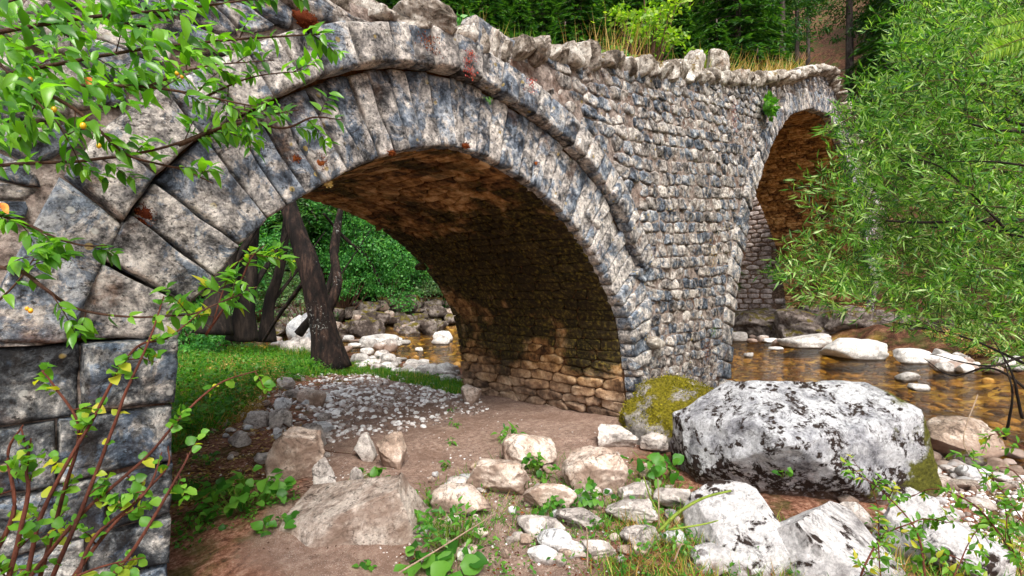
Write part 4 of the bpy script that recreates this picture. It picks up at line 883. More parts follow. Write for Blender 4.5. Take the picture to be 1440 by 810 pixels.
while len(spots) < 190 and tries < 9000:
    tries += 1; u = rs.uniform(-60, 1500); d = 26+38*rs.random()**1.3; q = ray(u, 405); x, y = q[0]*d, q[1]*d
    if (not inpoly(np.array([x]), np.array([y]), RIV)[0]) and seg_dist(np.array([x]), np.array([y]), FARB)[0] > 3.5 and all(math.hypot(x-a_, y-b_) > 1.9 for a_, b_ in spots) and not (1085 < u < 1275): spots.append((x, y))
for k_, (x, y) in enumerate(spots):
    z = h1(x, y)-.3; pr = protos[k_ % 3]; sc = rs.uniform(.8, 1.25)
    if k_ < 3: pr.location = (x, y, z); pr.rotation_euler = (0, 0, rs.random()*6)
    else: copy_tree(pr, (x, y, z), rs.random()*6, sc*1.25)
# bare conifer trunks on the open slope
for u, d, rr, lb in ((1101, 33, .28, 'straight dark conifer trunk on the slope above the arch crown'), (1122, 35, .22, 'slimmer trunk right beside the straight dark one on the slope'), (1138, 37, .2, 'third trunk of the group leaning slightly on the slope'), (1197, 36, .34, 'thick dark trunk alone higher on the brown slope'), (1060, 38, .2, 'thin trunk half hidden by green boughs left of the trunk group')):
    q = ray(u, 405); x, y = q[0]*d, q[1]*d; z = h1(x, y); t = thing('conifer_tree', lb, 'tree', (x, y, z)); a = Acc()
    zz_ = np.linspace(-1, 16, 14); tube(a, np.stack([x+.03*zz_, y+0*zz_, z+zz_], 1), np.linspace(rr, rr*.45, 14), 9); a.obj('trunk', M['bark_conifer'], t)
    r2 = np.random.RandomState(int(u)); C_, P, D = clumps(r2, 40, np.array([x, y, z+12.5]), np.array([2.2, 2.2, 4.]), 70); crown_batch('crown', t, P, D, (.2, .4), M['needle'], int(u), LANCE_W)
# undergrowth on the slope
rs2 = np.random.RandomState(31)
def bush(pos, r, hgt, seed, leafm, label, group=None, n=28, k=60, ls=(.08, .18), name='bush', T=OVAL, sl=0):
    r2 = np.random.RandomState(seed); t = thing(name, label, 'bush', tuple(pos), group); pos = np.array(pos, float)
    C_, P, D = clumps(r2, n, pos+np.array([0, 0, hgt*.55]), np.array([r, r, hgt*.5]), k); a = Acc()
    for q in C_: br = spline([pos+r2.normal(size=3)*np.array([.1*r, .1*r, 0]), (pos+q)/2+r2.normal(size=3)*.05, q], 4); tube(a, br, np.linspace(.02*max(.4, hgt), .004, len(br)), 4)
    a.obj('stems', M['twig'], t); crown_batch('foliage', t, P, D, ls, M[leafm], seed, T); return t
q, kk = onground(1405, 500); bush((q[0]+1.2, q[1]+.6, h1(q[0]+1.2, q[1]+.6)-.05), .9, 1.0, 1400, 'drygrass', 'orange-yellow autumn bush behind the gravel bar at the right edge', n=26, k=60, ls=(.04, .09))
GL = [(700, 24, 'bank_leaf'), (760, 26, 'needle'), (880, 30, 'bank_leaf'), (930, 28, 'needle'), (1075, 30, 'bright'), (1050, 27, 'bank_leaf'), (1140, 31, 'bright'), (1180, 33, 'bank_leaf'), (1225, 33, 'needle'), (1250, 30, 'needle'), (1160, 42, 'bright'), (1120, 28, 'needle')]
for k_, (u, d, mt) in enumerate(GL):
    q = ray(u, 405); x, y = q[0]*d, q[1]*d; bush((x, y, h1(x, y)-.2), 1.8, 2.6, 800+k_, mt, 'green undergrowth bush on the forest slope behind the bridge', 'undergrowth bushes on the slope', n=30, k=90, ls=(.12, .26))
for k_ in range(26):
    u = rs2.uniform(1000, 1270); d = rs2.uniform(27, 52); q = ray(u, 405); x, y = q[0]*d, q[1]*d; r_ = rs2.uniform(.5, 1.2)
    if 1125 < u < 1240 and k_ % 2: continue
    bush((x, y, h1(x, y)-.2), r_, r_*1.2, 840+k_, ['needle', 'bank_leaf', 'bright'][k_ % 3], 'green undergrowth bush on the forest slope behind the bridge', 'undergrowth bushes on the slope', n=14, k=60, ls=(.12, .24))
for k_, (x, y) in enumerate([(2.5, 23.6), (5, 23), (7.5, 22.4), (9.8, 21.6), (12, 20.9), (14.2, 20.8), (16.4, 21), (18.6, 20.4), (20.5, 19.6), (6.2, 24.6), (10.8, 23.6), (15.2, 23)]):
    bush((x, y, h1(x, y)-.1), 1.5, 2.8, 1300+k_, 'bank_leaf' if k_ % 3 else 'bank_leaf2', ['leafy green bush overhanging the rocks of the far bank'][0], 'bushes overhanging the far bank', n=30, k=110, ls=(.06, .15))
# broadleaf trees beyond the near arch
for k_, (u, d, h_, r_, mt, lb) in enumerate([(520, 24.5, 7, 2.6, 'bank_leaf', 'bushy green tree overhanging the far bank behind the arch'), (585, 27, 7.5, 2.6, 'bank_leaf', 'green tree over the dark bank rocks right in the arch opening'), (470, 27, 7.5, 2.8, 'bank_leaf2', 'grey-green tree between the trunks in the arch opening'), (400, 25, 7, 2.6, 'bank_leaf2', 'grey-green tree left in the arch opening behind the trunks'), (340, 24, 6.5, 2.6, 'bank_leaf', 'dense green tree behind the edge of the left pier'), (640, 30, 9, 3, 'bank_leaf', 'tall green tree above the far bank behind the pier'), (290, 19, 6, 2.4, 'bank_leaf', 'shaded green tree behind the dark trunks at the left'), (720, 33, 12, 3.2, 'bank_leaf', 'tall broadleaf tree rising over the left parapet'), (860, 38, 12, 3.4, 'bank_leaf', 'broadleaf tree among the conifers behind the middle parapet')]):
    q = ray(u, 405); x, y = q[0]*d, q[1]*d; broad_tree((x, y, max(h1(x, y), 0)-.1), h_, r_, 900+k_, mt, lb, nclump=105, k=170, lsize=(.07, .17), low=.12)
# the leaning tree behind the arch, and its darker neighbours
def limb_tree(paths, label, name='riverside_tree', bark='bark', crown=None, seed=0, base=None):
    P0 = np.array(paths[0][0][0]); t = thing(name, label, 'tree', tuple(P0)); first = True
    for pts, r0, r1 in paths:
        a = Acc(); q = spline(pts, 8); n_ = 12 if r0 > .1 else 6; rr = np.linspace(r0, r1, len(q))
        if first: rr[:6] *= np.linspace(1.45, 1.05, 6)
        tube(a, q, rr, n_)
        V = a.v[0]; V += fbm(V*np.array([5, 5, 2.]), 3, 3)[:, None]*r0*.35*norm(V-V.mean(0)+1e-6)*np.array([1, 1, .1]); a.v[0] = V
        a.obj('trunk' if first else 'limb', M[bark], t); first = False
    if crown:
        r2 = np.random.RandomState(seed); Ps = []; Ds = []
        for c, r_, n_, k_ in crown: C_, P, D = clumps(r2, n_, np.array(c), np.array(r_), k_); Ps.append(P); Ds.append(D)
        crown_batch('crown', t, np.concatenate(Ps), np.concatenate(Ds), (.06, .13), M['bank_leaf'], seed, OVAL)
    return t
def PD(u, v, d): return at_depth(u, v, d)
d = 10.2
limb_tree([([PD(466, 520, d), PD(452, 450, d), PD(436, 380, d), PD(412, 310, d+.2), PD(380, 210, d+.5), PD(350, 80, d+1)], .28, .12),
           ([PD(458, 440, d), PD(474, 400, d+.1), PD(470, 340, d+.5), PD(490, 250, d+1)], .12, .05),
           ([PD(436, 385, d), PD(395, 440, d+.6), PD(370, 480, d+1)], .05, .03)],
          'dark leaning tree trunk with white lichen seen through the near arch', crown=[(PD(380, 60, 11.5), (1.8, 1.8, 1.6), 60, 70)], seed=41)
for k_, (path, r0, r1, lb) in enumerate([
    ([PD(340, 478, 12), PD(345, 420, 12), PD(352, 350, 12.3), PD(360, 250, 13)], .26, .14, 'dark upright trunk left of the leaning tree'),
    ([PD(375, 480, 13), PD(378, 430, 13), PD(395, 370, 13.2), PD(410, 260, 14)], .17, .09, 'slender dark trunk between the thick trunk and the leaning tree'),
    ([PD(300, 470, 11), PD(310, 400, 11.2), PD(330, 300, 12)], .28, .18, 'thick dark trunk just behind the edge of the left pier'),
    ([PD(420, 470, 15), PD(455, 420, 15), PD(472, 360, 15.5), PD(480, 300, 16)], .10, .05, 'thin crooked trunk leaning behind the lichened tree'),
    ([PD(540, 420, 24), PD(520, 370, 23), PD(480, 330, 22), PD(455, 300, 21)], .12, .05, 'bare slanting trunk reaching out from the far bank')]):
    limb_tree([(path, r0, r1), ([path[1], path[1]*.4+path[2]*.6+np.array([.5, 0, .2]), path[2]+np.array([1.1, -.2, .9])], r0*.35, r0*.1)], lb, bark='bark_dark', crown=[(tuple(path[-1]+np.array([0, 0, 1.6])), (1.3, 1.3, 1.2), 40, 60)], seed=60+k_)
sl = Acc(); rq = np.random.RandomState(6)
for k_ in range(160):
    u, d = rq.uniform(1080, 1290), rq.uniform(30, 56); q = ray(u, 405); x, y = q[0]*d, q[1]*d; dd = norm(np.array([rq.normal(), rq.normal(), 0])); L = rq.uniform(.6, 2.6); P2 = [np.array([x, y, 0])+dd*L*f for f in (-.5, 0, .5)]
    for p_ in P2: p_[2] = h1(p_[0], p_[1])+.06
    tube(sl, P2, [.06, .05, .03], 4)
tag(sl.obj('fallen_branches', M['bark_conifer'], kind='stuff'), 'grey fallen branches strewn over the brown slope', 'branches')
# low scrub and fallen branches between the trunks
for k_, (u, d, r_, h_, mt) in enumerate([(300, 13.5, .9, 1.4, 'bank_leaf'), (330, 15, 1.0, 1.6, 'bank_leaf2'), (380, 16, 1.0, 1.8, 'bank_leaf2'), (270, 12, .8, 1.2, 'bank_leaf'), (430, 20, 1.3, 2.6, 'bank_leaf2')]):
    q = ray(u, 405); x, y = q[0]*d, q[1]*d
    if not inpoly(np.array([x]), np.array([y]), RIV)[0] or d > 18: bush((x, y, max(0, h1(x, y))-.05), r_, h_, 1000+k_, mt, ['dark green scrub bush by the thick trunk', 'grey-green scrub bush behind the upright trunk', 'grey-green bush right behind the slender trunk', 'leafy bush at the edge of the left pier', 'tall grey-green willow scrub across the river'][k_], n=30, k=70, ls=(.05, .12))
# ------------------------------------------------------------------ willow at the right
will = thing('willow_tree', 'large light green willow hanging over the river at the right', 'tree', (9.3, -2.2, 0))
rs = np.random.RandomState(77); WM = [(1262, -40), (1250, 40), (1262, 90), (1225, 118), (1185, 165), (1180, 205), (1150, 260), (1150, 300), (1180, 330), (1120, 350), (1105, 390), (1150, 430), (1190, 445), (1240, 420), (1260, 460), (1310, 470), (1380, 500), (1460, 520), (1560, 480), (1560, -60)]
MD = [(1275, -40), (1270, 60), (1262, 110), (1225, 190), (1215, 250), (1215, 330), (1200, 370), (1205, 410), (1290, 450), (1440, 490), (1560, 460), (1560, -60)]
root = np.array([9.3, -2.2, 0.1]); a = Acc(); limbs = []
for k_ in range(16):
    u, v = rs.uniform(1230, 1480), rs.uniform(-20, 420); d_ = rs.uniform(4.2, 7.2); e = PD(u, v, d_); mid = root+(e-root)*.45+np.array([0, 0, .7+rs.rand()*.8]); q = spline([root+rs.normal(size=3)*np.array([.25, .25, 0]), mid, e], 10); limbs.append(q)
for n_, q in enumerate(limbs):
    a = Acc(); tube(a, q, np.linspace(.06, .008, len(q)), 6); a.obj('limb', M['bark_dark'], will)
allp = np.concatenate(limbs); LP = []; LD = []; tw = Acc(); nt_ = 0
for k_ in range(7600):
    u, v = rs.uniform(1095, 1500), rs.uniform(-50, 520)
    if not inpoly(np.array([u]), np.array([v]), WM)[0]: continue
    dense = inpoly(np.array([u]), np.array([v]), MD)[0]
    if not dense and rs.rand() > .36: continue
    cl_ = vn(np.array([[u/38, v/38, 3.3]]), 9)[0]
    d_ = 3.9+rs.rand()**.8*3.2 if dense else 4.1+rs.rand()*1.4
    if dense and cl_ < -.05 and rs.rand() < .85: d_ = 6.2+rs.rand()*1.2
    p = PD(u, v, d_); L = rs.uniform(.16, .32); dr = norm(-CR*rs.uniform(.1, 1.0)+np.array([0, 0, 1.])*rs.uniform(-.25, .7)-CF*rs.uniform(-.2, .7)+rs.normal(size=3)*.25)
    if k_ % 2 == 0: tube(tw, [p-dr*L*.6, p, p+dr*L*.95], [.0035, .0025, .001], 3)
    n_ = 15; f = np.linspace(0, 1, n_)[:, None]; LP.append(p+dr*f*L); side = norm(rs.normal(size=(n_, 3))); LD.append(norm(dr*.75+side*.8))
tw.obj('twigs', M['twig'], will, kind='stuff'); LP = np.concatenate(LP); LD = np.concatenate(LD)
crown_batch('foliage', will, LP, LD, (.055, .115), M['willow'], 3, LANCE)
# thin pale branch hanging in front of the far arch ring
# bare twigs of the willow above the gravel bar
a = Acc()
for pts in ([(1440, 510, 4.2), (1370, 480, 4.3), (1300, 462, 4.6), (1240, 450, 4.8)], [(1440, 500, 4), (1390, 515, 4), (1310, 500, 4.2)], [(1460, 560, 3.8), (1400, 520, 3.9), (1340, 530, 4.1), (1300, 505, 4.2)], [(1440, 590, 3.8), (1420, 520, 3.8), (1390, 470, 4)], [(1415, 620, 3.9), (1425, 560, 3.8), (1410, 500, 3.9)], [(1500, 350, 4.5), (1380, 310, 4.6), (1255, 215, 4.6), (1170, 160, 4.7)], [(1420, 330, 4.4), (1330, 240, 4.4), (1262, 216, 4.4)], [(1500, 240, 4), (1400, 228, 4), (1330, 226, 4.1)]):
    q = spline([PD(*p) for p in pts], 8); q += fbm(q*4, 2, 2)[:, None]*.03; tube(a, q, np.linspace(.012, .003, len(q)), 5)
a.obj('bare_twigs', M['bark_dark'], will)
# bright fir branch at the upper right edge
fir = thing('fir_branch', 'bright green fir twig poking in at the upper right edge', 'branch', tuple(PD(1460, 60, 3.2)))
a = Acc(); PP = []; DD = []
for s0, e0 in (((1470, 45, 3.2), (1385, 75, 3.1)), ((1470, 72, 3.2), (1388, 62, 3.15)), ((1470, 25, 3.2), (1400, 38, 3.15))):
    q = spline([PD(*s0), (PD(*s0)+PD(*e0))/2+np.array([0, 0, .01]), PD(*e0)], 10); tube(a, q, np.linspace(.004, .001, len(q)), 4)
    dd = norm(q[-1]-q[0]); sdv = norm(np.cross(dd, CF)); f = np.repeat(np.linspace(0, 1, 70), 2)[:, None]; sg = np.tile([1, -1], 70)[:, None]; PP.append(q[0]+(q[-1]-q[0])*f); DD.append(norm(dd*.55+sdv*sg+np.random.RandomState(3).normal(size=(140, 3))*.12))
a.obj('twig', M['twig'], fir); crown_batch('needles', fir, np.concatenate(PP), np.concatenate(DD), (.05, .08), M['bright'], 4, LANCE, -CF)
# ------------------------------------------------------------------ cornel shrub at the upper left
def shrub(name, label, branches, leafT, leafm, lsz, nobj, seed, twigm, side=2, spacing=.05, extra=None, berries=(), subtw=True, droop=.25, rad=.004):
    rs = np.random.RandomState(seed); p0 = PD(*branches[0][0]); t = thing(name, label, 'shrub', tuple(p0)); P = []; D = []; main = []
    for br in branches:
        q = spline([PD(*p) for p in br], 10); q += (fbm(q*6, seed, 2)*.015)[:, None]; main.append(q)
        a = Acc(); k = rad*(1.6 if len(br) > 3 else 1); tube(a, q, np.linspace(k, k*.3, len(q)), 6); a.obj('branch', M[twigm], t)
    tw_ = Acc()
    for q in main:
        L = np.r_[0, np.cumsum(np.linalg.norm(np.diff(q, axis=0), axis=1))]; s = L[-1]*.08
        while s < L[-1]:
            p = np.array([np.interp(s, L, q[:, k]) for k in range(3)]); tdir = norm(q[min(len(q)-1, np.searchsorted(L, s)+1)]-p+1e-6)
            if subtw and rs.rand() < .55:
                d = norm(tdir*.7+rs.normal(size=3)*.6+np.array([0, 0, -.1])); tl = rs.uniform(.06, .16)*lsz/.055; pts = np.array([p, p+d*tl*.5, p+d*tl+np.array([0, 0, -.015])]); tube(tw_, pts, [.002, .0014, .0008], 4)
                for f in np.linspace(.25, 1, int(3+tl*28)):
                    for sg in (-1, 1): P.append(p+d*tl*f); D.append(norm(d*.5+sg*norm(np.cross(d, rs.normal(size=3)+CF))*.8+np.array([0, 0, -droop])))
            else:
                for sg in (-1, 1): P.append(p); D.append(norm(tdir*.5+sg*norm(np.cross(tdir, rs.normal(size=3)*.6+CF))*.8+np.array([0, 0, -droop])))
            s += spacing*rs.uniform(.6, 1.4)
    if tw_.n: tw_.obj('twigs', M[twigm], t, kind='stuff')
    if extra: e = extra(rs); P += list(e[0]); D += list(e[1])
    P = np.array(P); D = np.array(D); X, Y, Z = frames(D, np.array([0, 0, 1.])-CF*.5, rs); S_ = lsz*rs.uniform(.55, 1.25, len(P))
    pr = project(P); sc = S_/pr[2]*((pr[0] > -20) & (pr[0] < 1460) & (pr[1] > -20) & (pr[1] < 830)); o = np.argsort(-sc); ob = o[:nobj]; re = o[nobj:]
    place_leaf_objs('leaf', lm('leaf', leafT, leafm), P[ob], X[ob], Y[ob], Z[ob], S_[ob], t)
    if len(re): batch('foliage', leafT[0], leafT[1], P[re], X[re], Y[re], Z[re], S_[re], leafm, t, kind='stuff', rseed=seed)
    for u, v, d, r_ in berries:
        V, F = ico(2); a = Acc(); a.add(V*np.array([r_, r_, r_*1.25])*.68+PD(u, v, d), F); a.obj('berry', M['berry'], t)
    return t
def topleft(rs):
    P = []; D = []
    poly = [(-40, -30), (360, -30), (330, 30), (300, 90), (230, 120), (160, 160), (70, 190), (-40, 215)]
    while len(P) < 760:
        u, v = rs.uniform(-40, 360), rs.uniform(-30, 215)
        if inpoly(np.array([u]), np.array([v]), poly)[0] and vn(np.array([[u/30, v/26, 1.2]]), 4)[0] > -.75+u/500:
            P.append(PD(u, v, rs.uniform(1.15, 2.0))); D.append(norm(CR*rs.uniform(.2, 1)+rs.normal(size=3)*.5+np.array([0, 0, -.35])))
    return P, D
shrub('cornel_shrub', 'green leafy shrub with yellow berries hanging over the upper left', [
    [(-60, 100, 1.5), (75, 118, 1.45), (220, 125, 1.5), (300, 138, 1.55), (360, 148, 1.6)], [(-40, 236, 1.7), (130, 225, 1.7), (240, 205, 1.75), (325, 172, 1.8), (420, 155, 1.85)],
    [(-20, 110, 1.5), (80, 90, 1.5), (230, 65, 1.55), (380, 52, 1.6), (450, 48, 1.6)], [(200, 125, 1.5), (280, 95, 1.55), (385, 85, 1.6)], [(-30, 50, 1.4), (120, 25, 1.4), (260, 12, 1.45), (400, -8, 1.5)],
    [(-20, 60, 1.3), (40, 130, 1.3), (95, 190, 1.3)], [(40, 115, 1.4), (120, 165, 1.45), (180, 215, 1.5), (260, 240, 1.6), (300, 258, 1.6)], [(-30, 290, 1.6), (40, 320, 1.6), (110, 345, 1.65), (150, 345, 1.65)],
    [(-30, 370, 1.4), (20, 385, 1.4), (60, 410, 1.4), (120, 436, 1.5), (250, 446, 1.6), (310, 425, 1.65), (362, 402, 1.7)], [(250, 205, 1.7), (330, 175, 1.75), (400, 180, 1.8), (440, 165, 1.8), (480, 168, 1.85)], [(-20, 10, 1.2), (60, -5, 1.3), (110, 40, 1.35)], [(280, 140, 1.6), (350, 110, 1.65), (420, 100, 1.7)], [(-20, 440, 1.5), (20, 400, 1.5), (55, 350, 1.5)]],
    LEAF, M['leaf'], .050, 298, 5, 'twig', spacing=.055, extra=topleft, berries=[(117, 177, 1.3, .011), (76, 154, 1.35, .010), (249, 103, 1.5, .009), (256, 108, 1.5, .008), (139, 205, 1.4, .009), (43, 112, 1.35, .009), (43, 437, 1.4, .009), (38, 434, 1.4, .007)])
# yellow leaf at the left edge and the orange one in the shrub
for u, v, s_, lb in ((118, 108, .05, 'orange withered leaf hanging among the upper left leaves'), (-2, 285, .045, 'yellow withered leaf at the left edge')):
    a = Acc(); p = PD(u, v, 1.25); X = CR; Dv = norm(CR*.8-np.array([0, 0, .7])); Xv = norm(np.cross(Dv, CF)); Zv = np.cross(Xv, Dv)
    a.add(p+LEAF[0][:, 0:1]*Xv*s_+LEAF[0][:, 1:2]*Dv*s_+LEAF[0][:, 2:3]*Zv*s_, LEAF[1]); tag(a.obj('withered_leaf', M['orange_leaf'], origin=p), lb, 'leaf')
# young shrub at the lower left
shrub('young_shrub', 'sparse young shrub with red-brown stems before the left pier', [
    [(30, 840, 1.25), (60, 720, 1.25), (130, 590, 1.3), (190, 490, 1.35), (240, 470, 1.4), (285, 435, 1.45)], [(60, 840, 1.2), (120, 700, 1.25), (175, 560, 1.3), (215, 470, 1.35), (232, 415, 1.4)], [(20, 840, 1.2), (110, 730, 1.25), (200, 650, 1.3), (260, 580, 1.35), (310, 540, 1.4), (360, 525, 1.45)],
    [(10, 830, 1.1), (40, 700, 1.1), (38, 660, 1.1), (40, 620, 1.1)], [(90, 830, 1.2), (150, 750, 1.25), (230, 665, 1.3), (235, 630, 1.35)], [(100, 840, 1.15), (130, 760, 1.2), (200, 700, 1.2), (225, 640, 1.25)], [(-20, 800, 1.1), (20, 720, 1.1), (10, 640, 1.1), (30, 600, 1.1)],
    [(50, 830, 1.3), (90, 690, 1.3), (110, 610, 1.3), (75, 540, 1.3), (60, 520, 1.3)], [(140, 830, 1.2), (190, 770, 1.2), (255, 660, 1.25), (262, 640, 1.3)], [(30, 830, 1.05), (140, 800, 1.1), (200, 790, 1.15)]],
    ROUND, M['leaf2'], .027, 280, 9, 'twig_red', spacing=.07, droop=.05, rad=.0035)
# sprig seen in the arch opening near the left pier
shrub('sapling_sprig', 'thin sprig with pale green leaves in the arch opening beside the pier', [[(290, 470, 2.6), (330, 410, 2.6), (352, 365, 2.6), (372, 345, 2.6)], [(300, 455, 2.6), (325, 380, 2.6), (365, 352, 2.6)]], LEAF, M['leaf2'], .075, 60, 12, 'twig_red', spacing=.10, droop=.0)
# ------------------------------------------------------------------ ground plants
LMg = lm('leaf', ROUND, M['ground_leaf']); LMl = lm('leaf', LEAF, M['ground_leaf'])
def herb(name, label, u, v, wpx, hpx, n, lsz, seed, T='round', group=None, z0=0., on=None, stalk=True):
    rs = np.random.RandomState(seed); p, k = onground(u, v, z0)
    if on is not None: p = PD(u, v, on); k = on
    t = thing(name, label, 'plant', tuple(p), group); w_ = wpx*k/FPX/2; h_ = hpx*k/FPX; P = []; D = []; a = Acc()
    for _ in range(n):
        r_ = rs.rand()**.6; an = rs.rand()*6.28; q = p+CR*w_*r_*math.cos(an)+CF*w_*.7*r_*math.sin(an); 
        if on is None: q[2] = h1(q[0], q[1])
        q2 = q+np.array([0, 0, h_*rs.uniform(.25, 1)*(1.1-.6*r_)]); b0 = p+(q-p)*.6; b0[2] = q[2]
        if stalk: tube(a, [b0, (b0+q2)/2+np.array([0, 0, .01]), q2], [.0018, .0015, .001], 3)
        P.append(q2); D.append(norm((q-p)+rs.normal(size=3)*w_*.5+np.array([0, 0, -.1*w_])))
    if a.n: a.obj('stalks', M['stalk'], t)
    P = np.array(P); D = np.array(D); X, Y, Z = frames(D, np.array([0, 0, 1.])*1.2-CF*.5, rs); place_leaf_objs('leaf', LMg if T == 'round' else LMl, P, X, Y, Z, lsz*rs.uniform(.6, 1.25, n), t); return t
herb('creeping_herb', 'large patch of creeping green leaves in front of the brown wedge stone', 350, 712, 130, 50, 70, .085, 1)
herb('creeping_herb', 'small leaf patch left of the large creeping patch', 285, 700, 60, 30, 18, .075, 2)
herb('creeping_herb', 'dark green leaves below the large creeping patch', 385, 742, 60, 18, 18, .07, 3)
herb('creeping_herb', 'green leaves along the foot of the left pier', 275, 745, 70, 25, 22, .06, 4)
herb('creeping_herb', 'leaves between the small grey tip stone and the slab', 522, 678, 36, 22, 14, .08, 5)
herb('broad_leaf_herb', 'clump of big round leaves between mossy boulder and heap', 915, 680, 80, 55, 34, .095, 6)
herb('broad_leaf_herb', 'single broad leaf clump at the bottom middle edge', 635, 806, 60, 45, 10, .12, 7)
herb('broad_leaf_herb', 'broad leaves left of the feathery green plant', 596, 792, 50, 30, 10, .09, 8)
herb('leafy_herb', 'feathery green plant spreading in front of the low tan rock', 640, 768, 110, 62, 130, .05, 9, 'lance')
herb('leafy_herb', 'green herb climbing behind the slab near the low tan rock', 600, 725, 60, 40, 50, .055, 10, 'lance')
herb('leafy_herb', 'fern-like dark green plant at the foot of the vault wall', 719, 622, 40, 26, 34, .085, 11, 'lance')
herb('leafy_herb', 'bright green herb between the two tan boulders', 760, 672, 50, 36, 34, .06, 12)
herb('leafy_herb', 'herb strip below the tan boulder in the middle', 770, 724, 90, 26, 44, .05, 13)
herb('leafy_herb', 'green weeds right of the tan slab in the herbs', 830, 712, 60, 40, 34, .055, 14)
herb('leafy_herb', 'small weeds among stones before the pale heap', 850, 745, 50, 24, 24, .045, 15, 'lance')
herb('leafy_herb', 'tiny plant on the lichened top edge of the front boulder', 1105, 672, 24, 14, 9, .04, 16, on=3.55)
herb('leafy_herb', 'weeds at the foot of the white lichened boulder', 985, 722, 60, 40, 36, .05, 17, 'lance')
herb('leafy_herb', 'weeds in front of the split boulder', 1080, 792, 110, 40, 50, .04, 18, 'lance')
herb('leafy_herb', 'weeds left of the split boulder by the thick stalk', 940, 772, 80, 44, 44, .045, 19, 'lance')
herb('leafy_herb', 'small seedling at the bottom edge on the sand', 515, 800, 20, 12, 7, .04, 20)
herb('leafy_herb', 'green leaves tucked under the triangular tan boulder', 905, 726, 50, 30, 30, .045, 21)
herb('leafy_herb', 'loose weeds between the big boulder and the split boulder', 1040, 730, 70, 30, 40, .04, 22, 'lance')
herb('leafy_herb', 'weeds at the right foot of the split boulder', 1255, 770, 80, 50, 60, .04, 23, 'lance')
herb('creeping_herb', 'low green leaves on the litter above the large creeping patch', 290, 655, 50, 22, 18, .06, 24)
herb('leafy_herb', 'green plant between the slab and the low tan rock', 585, 745, 40, 36, 40, .06, 25, 'lance')
for k_, (u, v, w_, h_, n) in enumerate([(640, 600, 14, 12, 12), (634, 625, 12, 12, 10), (628, 660, 14, 14, 12), (640, 682, 14, 12, 10), (636, 580, 12, 8, 8)]):
    herb('trailing_weed', 'one of the small green weeds trailing in a line down the sand', u, v, w_, h_, n, .05, 30+k_, 'lance', 'green weeds in a line on the sand')
# grass: uncountable blades
def blades(name, label, sampler, n, size, mat, seed, wid=.05, lean=.35, cat='grass', z=None, kind='stuff', parent=None):
    rs = np.random.RandomState(seed); P = sampler(rs, n); n = len(P)
    if z is None: P[:, 2] = H(P[:, 0], P[:, 1])-.01
    D = rs.normal(size=(n, 3))*lean; D[:, 2] = 1; X, Y, Z = frames(D, -CF, rs); L = rs.uniform(*size, n)
    T = np.array([(-.5, 0, 0), (.5, 0, 0), (.36, .5, .06), (-.36, .5, .06), (0, 1, .28)]); S_ = np.stack([L*wid, L, L], 1)
    F = [(0, 1, 2, 3)]; o = batch(name, T, [(0, 1, 2), (0, 2, 3), (3, 2, 4)], P, X, Y, Z, S_, mat, parent, kind=kind, rseed=seed)
    if not parent: tag(o, label, cat, kind=kind)
    return o
blades('grass', 'lush grass on the left bank behind the pier', lambda rs, n: pixsample([(240, 480), (330, 484), (440, 505), (470, 520), (440, 535), (400, 530), (380, 560), (330, 590), (300, 605), (240, 630)], n, rs, .15), 5500, (.05, .26), M['grass'], 1, .06, .6)
blades('dry_grass', 'straw blades scattered in the grass of the left bank', lambda rs, n: pixsample([(240, 500), (330, 500), (440, 515), (400, 530), (330, 590), (240, 630)], n, rs, .15), 2200, (.08, .30), M['drygrass'], 7, .03, .5)
blades('grass', 'green grass strip between pebbles and river stones', lambda rs, n: pixsample([(400, 505), (470, 508), (560, 522), (650, 540), (655, 560), (600, 545), (520, 530), (440, 535)], n, rs, .05), 7000, (.05, .15), M['grass'], 2, .09)
blades('grass', 'thin grass tufts sprouting among the rocks in front of the pier', lambda rs, n: pixsample([(590, 690), (700, 650), (900, 640), (960, 700), (880, 760), (600, 800)], n, rs, .02), 1400, (.03, .13), M['grass'], 8, .05, .6)
blades('grass', 'sparse green and yellow grass in front of the boulders at the right', lambda rs, n: pixsample([(860, 700), (960, 690), (1010, 730), (1240, 770), (1440, 740), (1440, 840), (820, 840), (830, 780)], n, rs, .02), 2600, (.04, .15), M['grass'], 3, .05, .5)
blades('dry_grass', 'straw coloured blades among the grass at the front right', lambda rs, n: pixsample([(880, 720), (1000, 730), (1240, 790), (1440, 760), (1440, 830), (860, 830)], n, rs, .02), 1500, (.04, .16), M['drygrass'], 4, .04, .6)
blades('dry_grass', 'rusty dry grass on the hummock at the left', lambda rs, n: pixsample([(330, 520), (395, 505), (395, 545), (350, 580), (300, 590)], n, rs, .25), 1800, (.06, .18), M['drygrass'], 5, .05, .6)
blades('far_grass', 'green plants on the ground under the trees at the left', lambda rs, n: pixsample([(250, 462), (420, 470), (440, 505), (330, 500), (240, 500)], n, rs, .1), 6000, (.1, .3), M['grass'], 6, .07)
def weeds(name, label, sampler, n, k, sz, hgt, mat, seed, T=None):
    rs = np.random.RandomState(seed); P = sampler(rs, n); P[:, 2] = H(P[:, 0], P[:, 1]); hh = rs.uniform(.3, 1, (n, 1))*hgt
    Q = np.repeat(P, k, 0); f = rs.rand(n*k, 1); Q = Q+rs.normal(size=(n*k, 3))*np.array([.03, .03, 0])*(1+hgt*3)+np.array([0, 0, 1.])*f*np.repeat(hh, k, 0)
    D = rs.normal(size=(n*k, 3)); D[:, 2] = D[:, 2]*.4+.25; X, Y, Z = frames(D, np.array([0, 0, 1.]), rs); T = T or OVAL
    return tag(batch(name, T[0], T[1], Q, X, Y, Z, rs.uniform(*sz, n*k), mat, rseed=seed), label, 'weeds', kind='stuff')
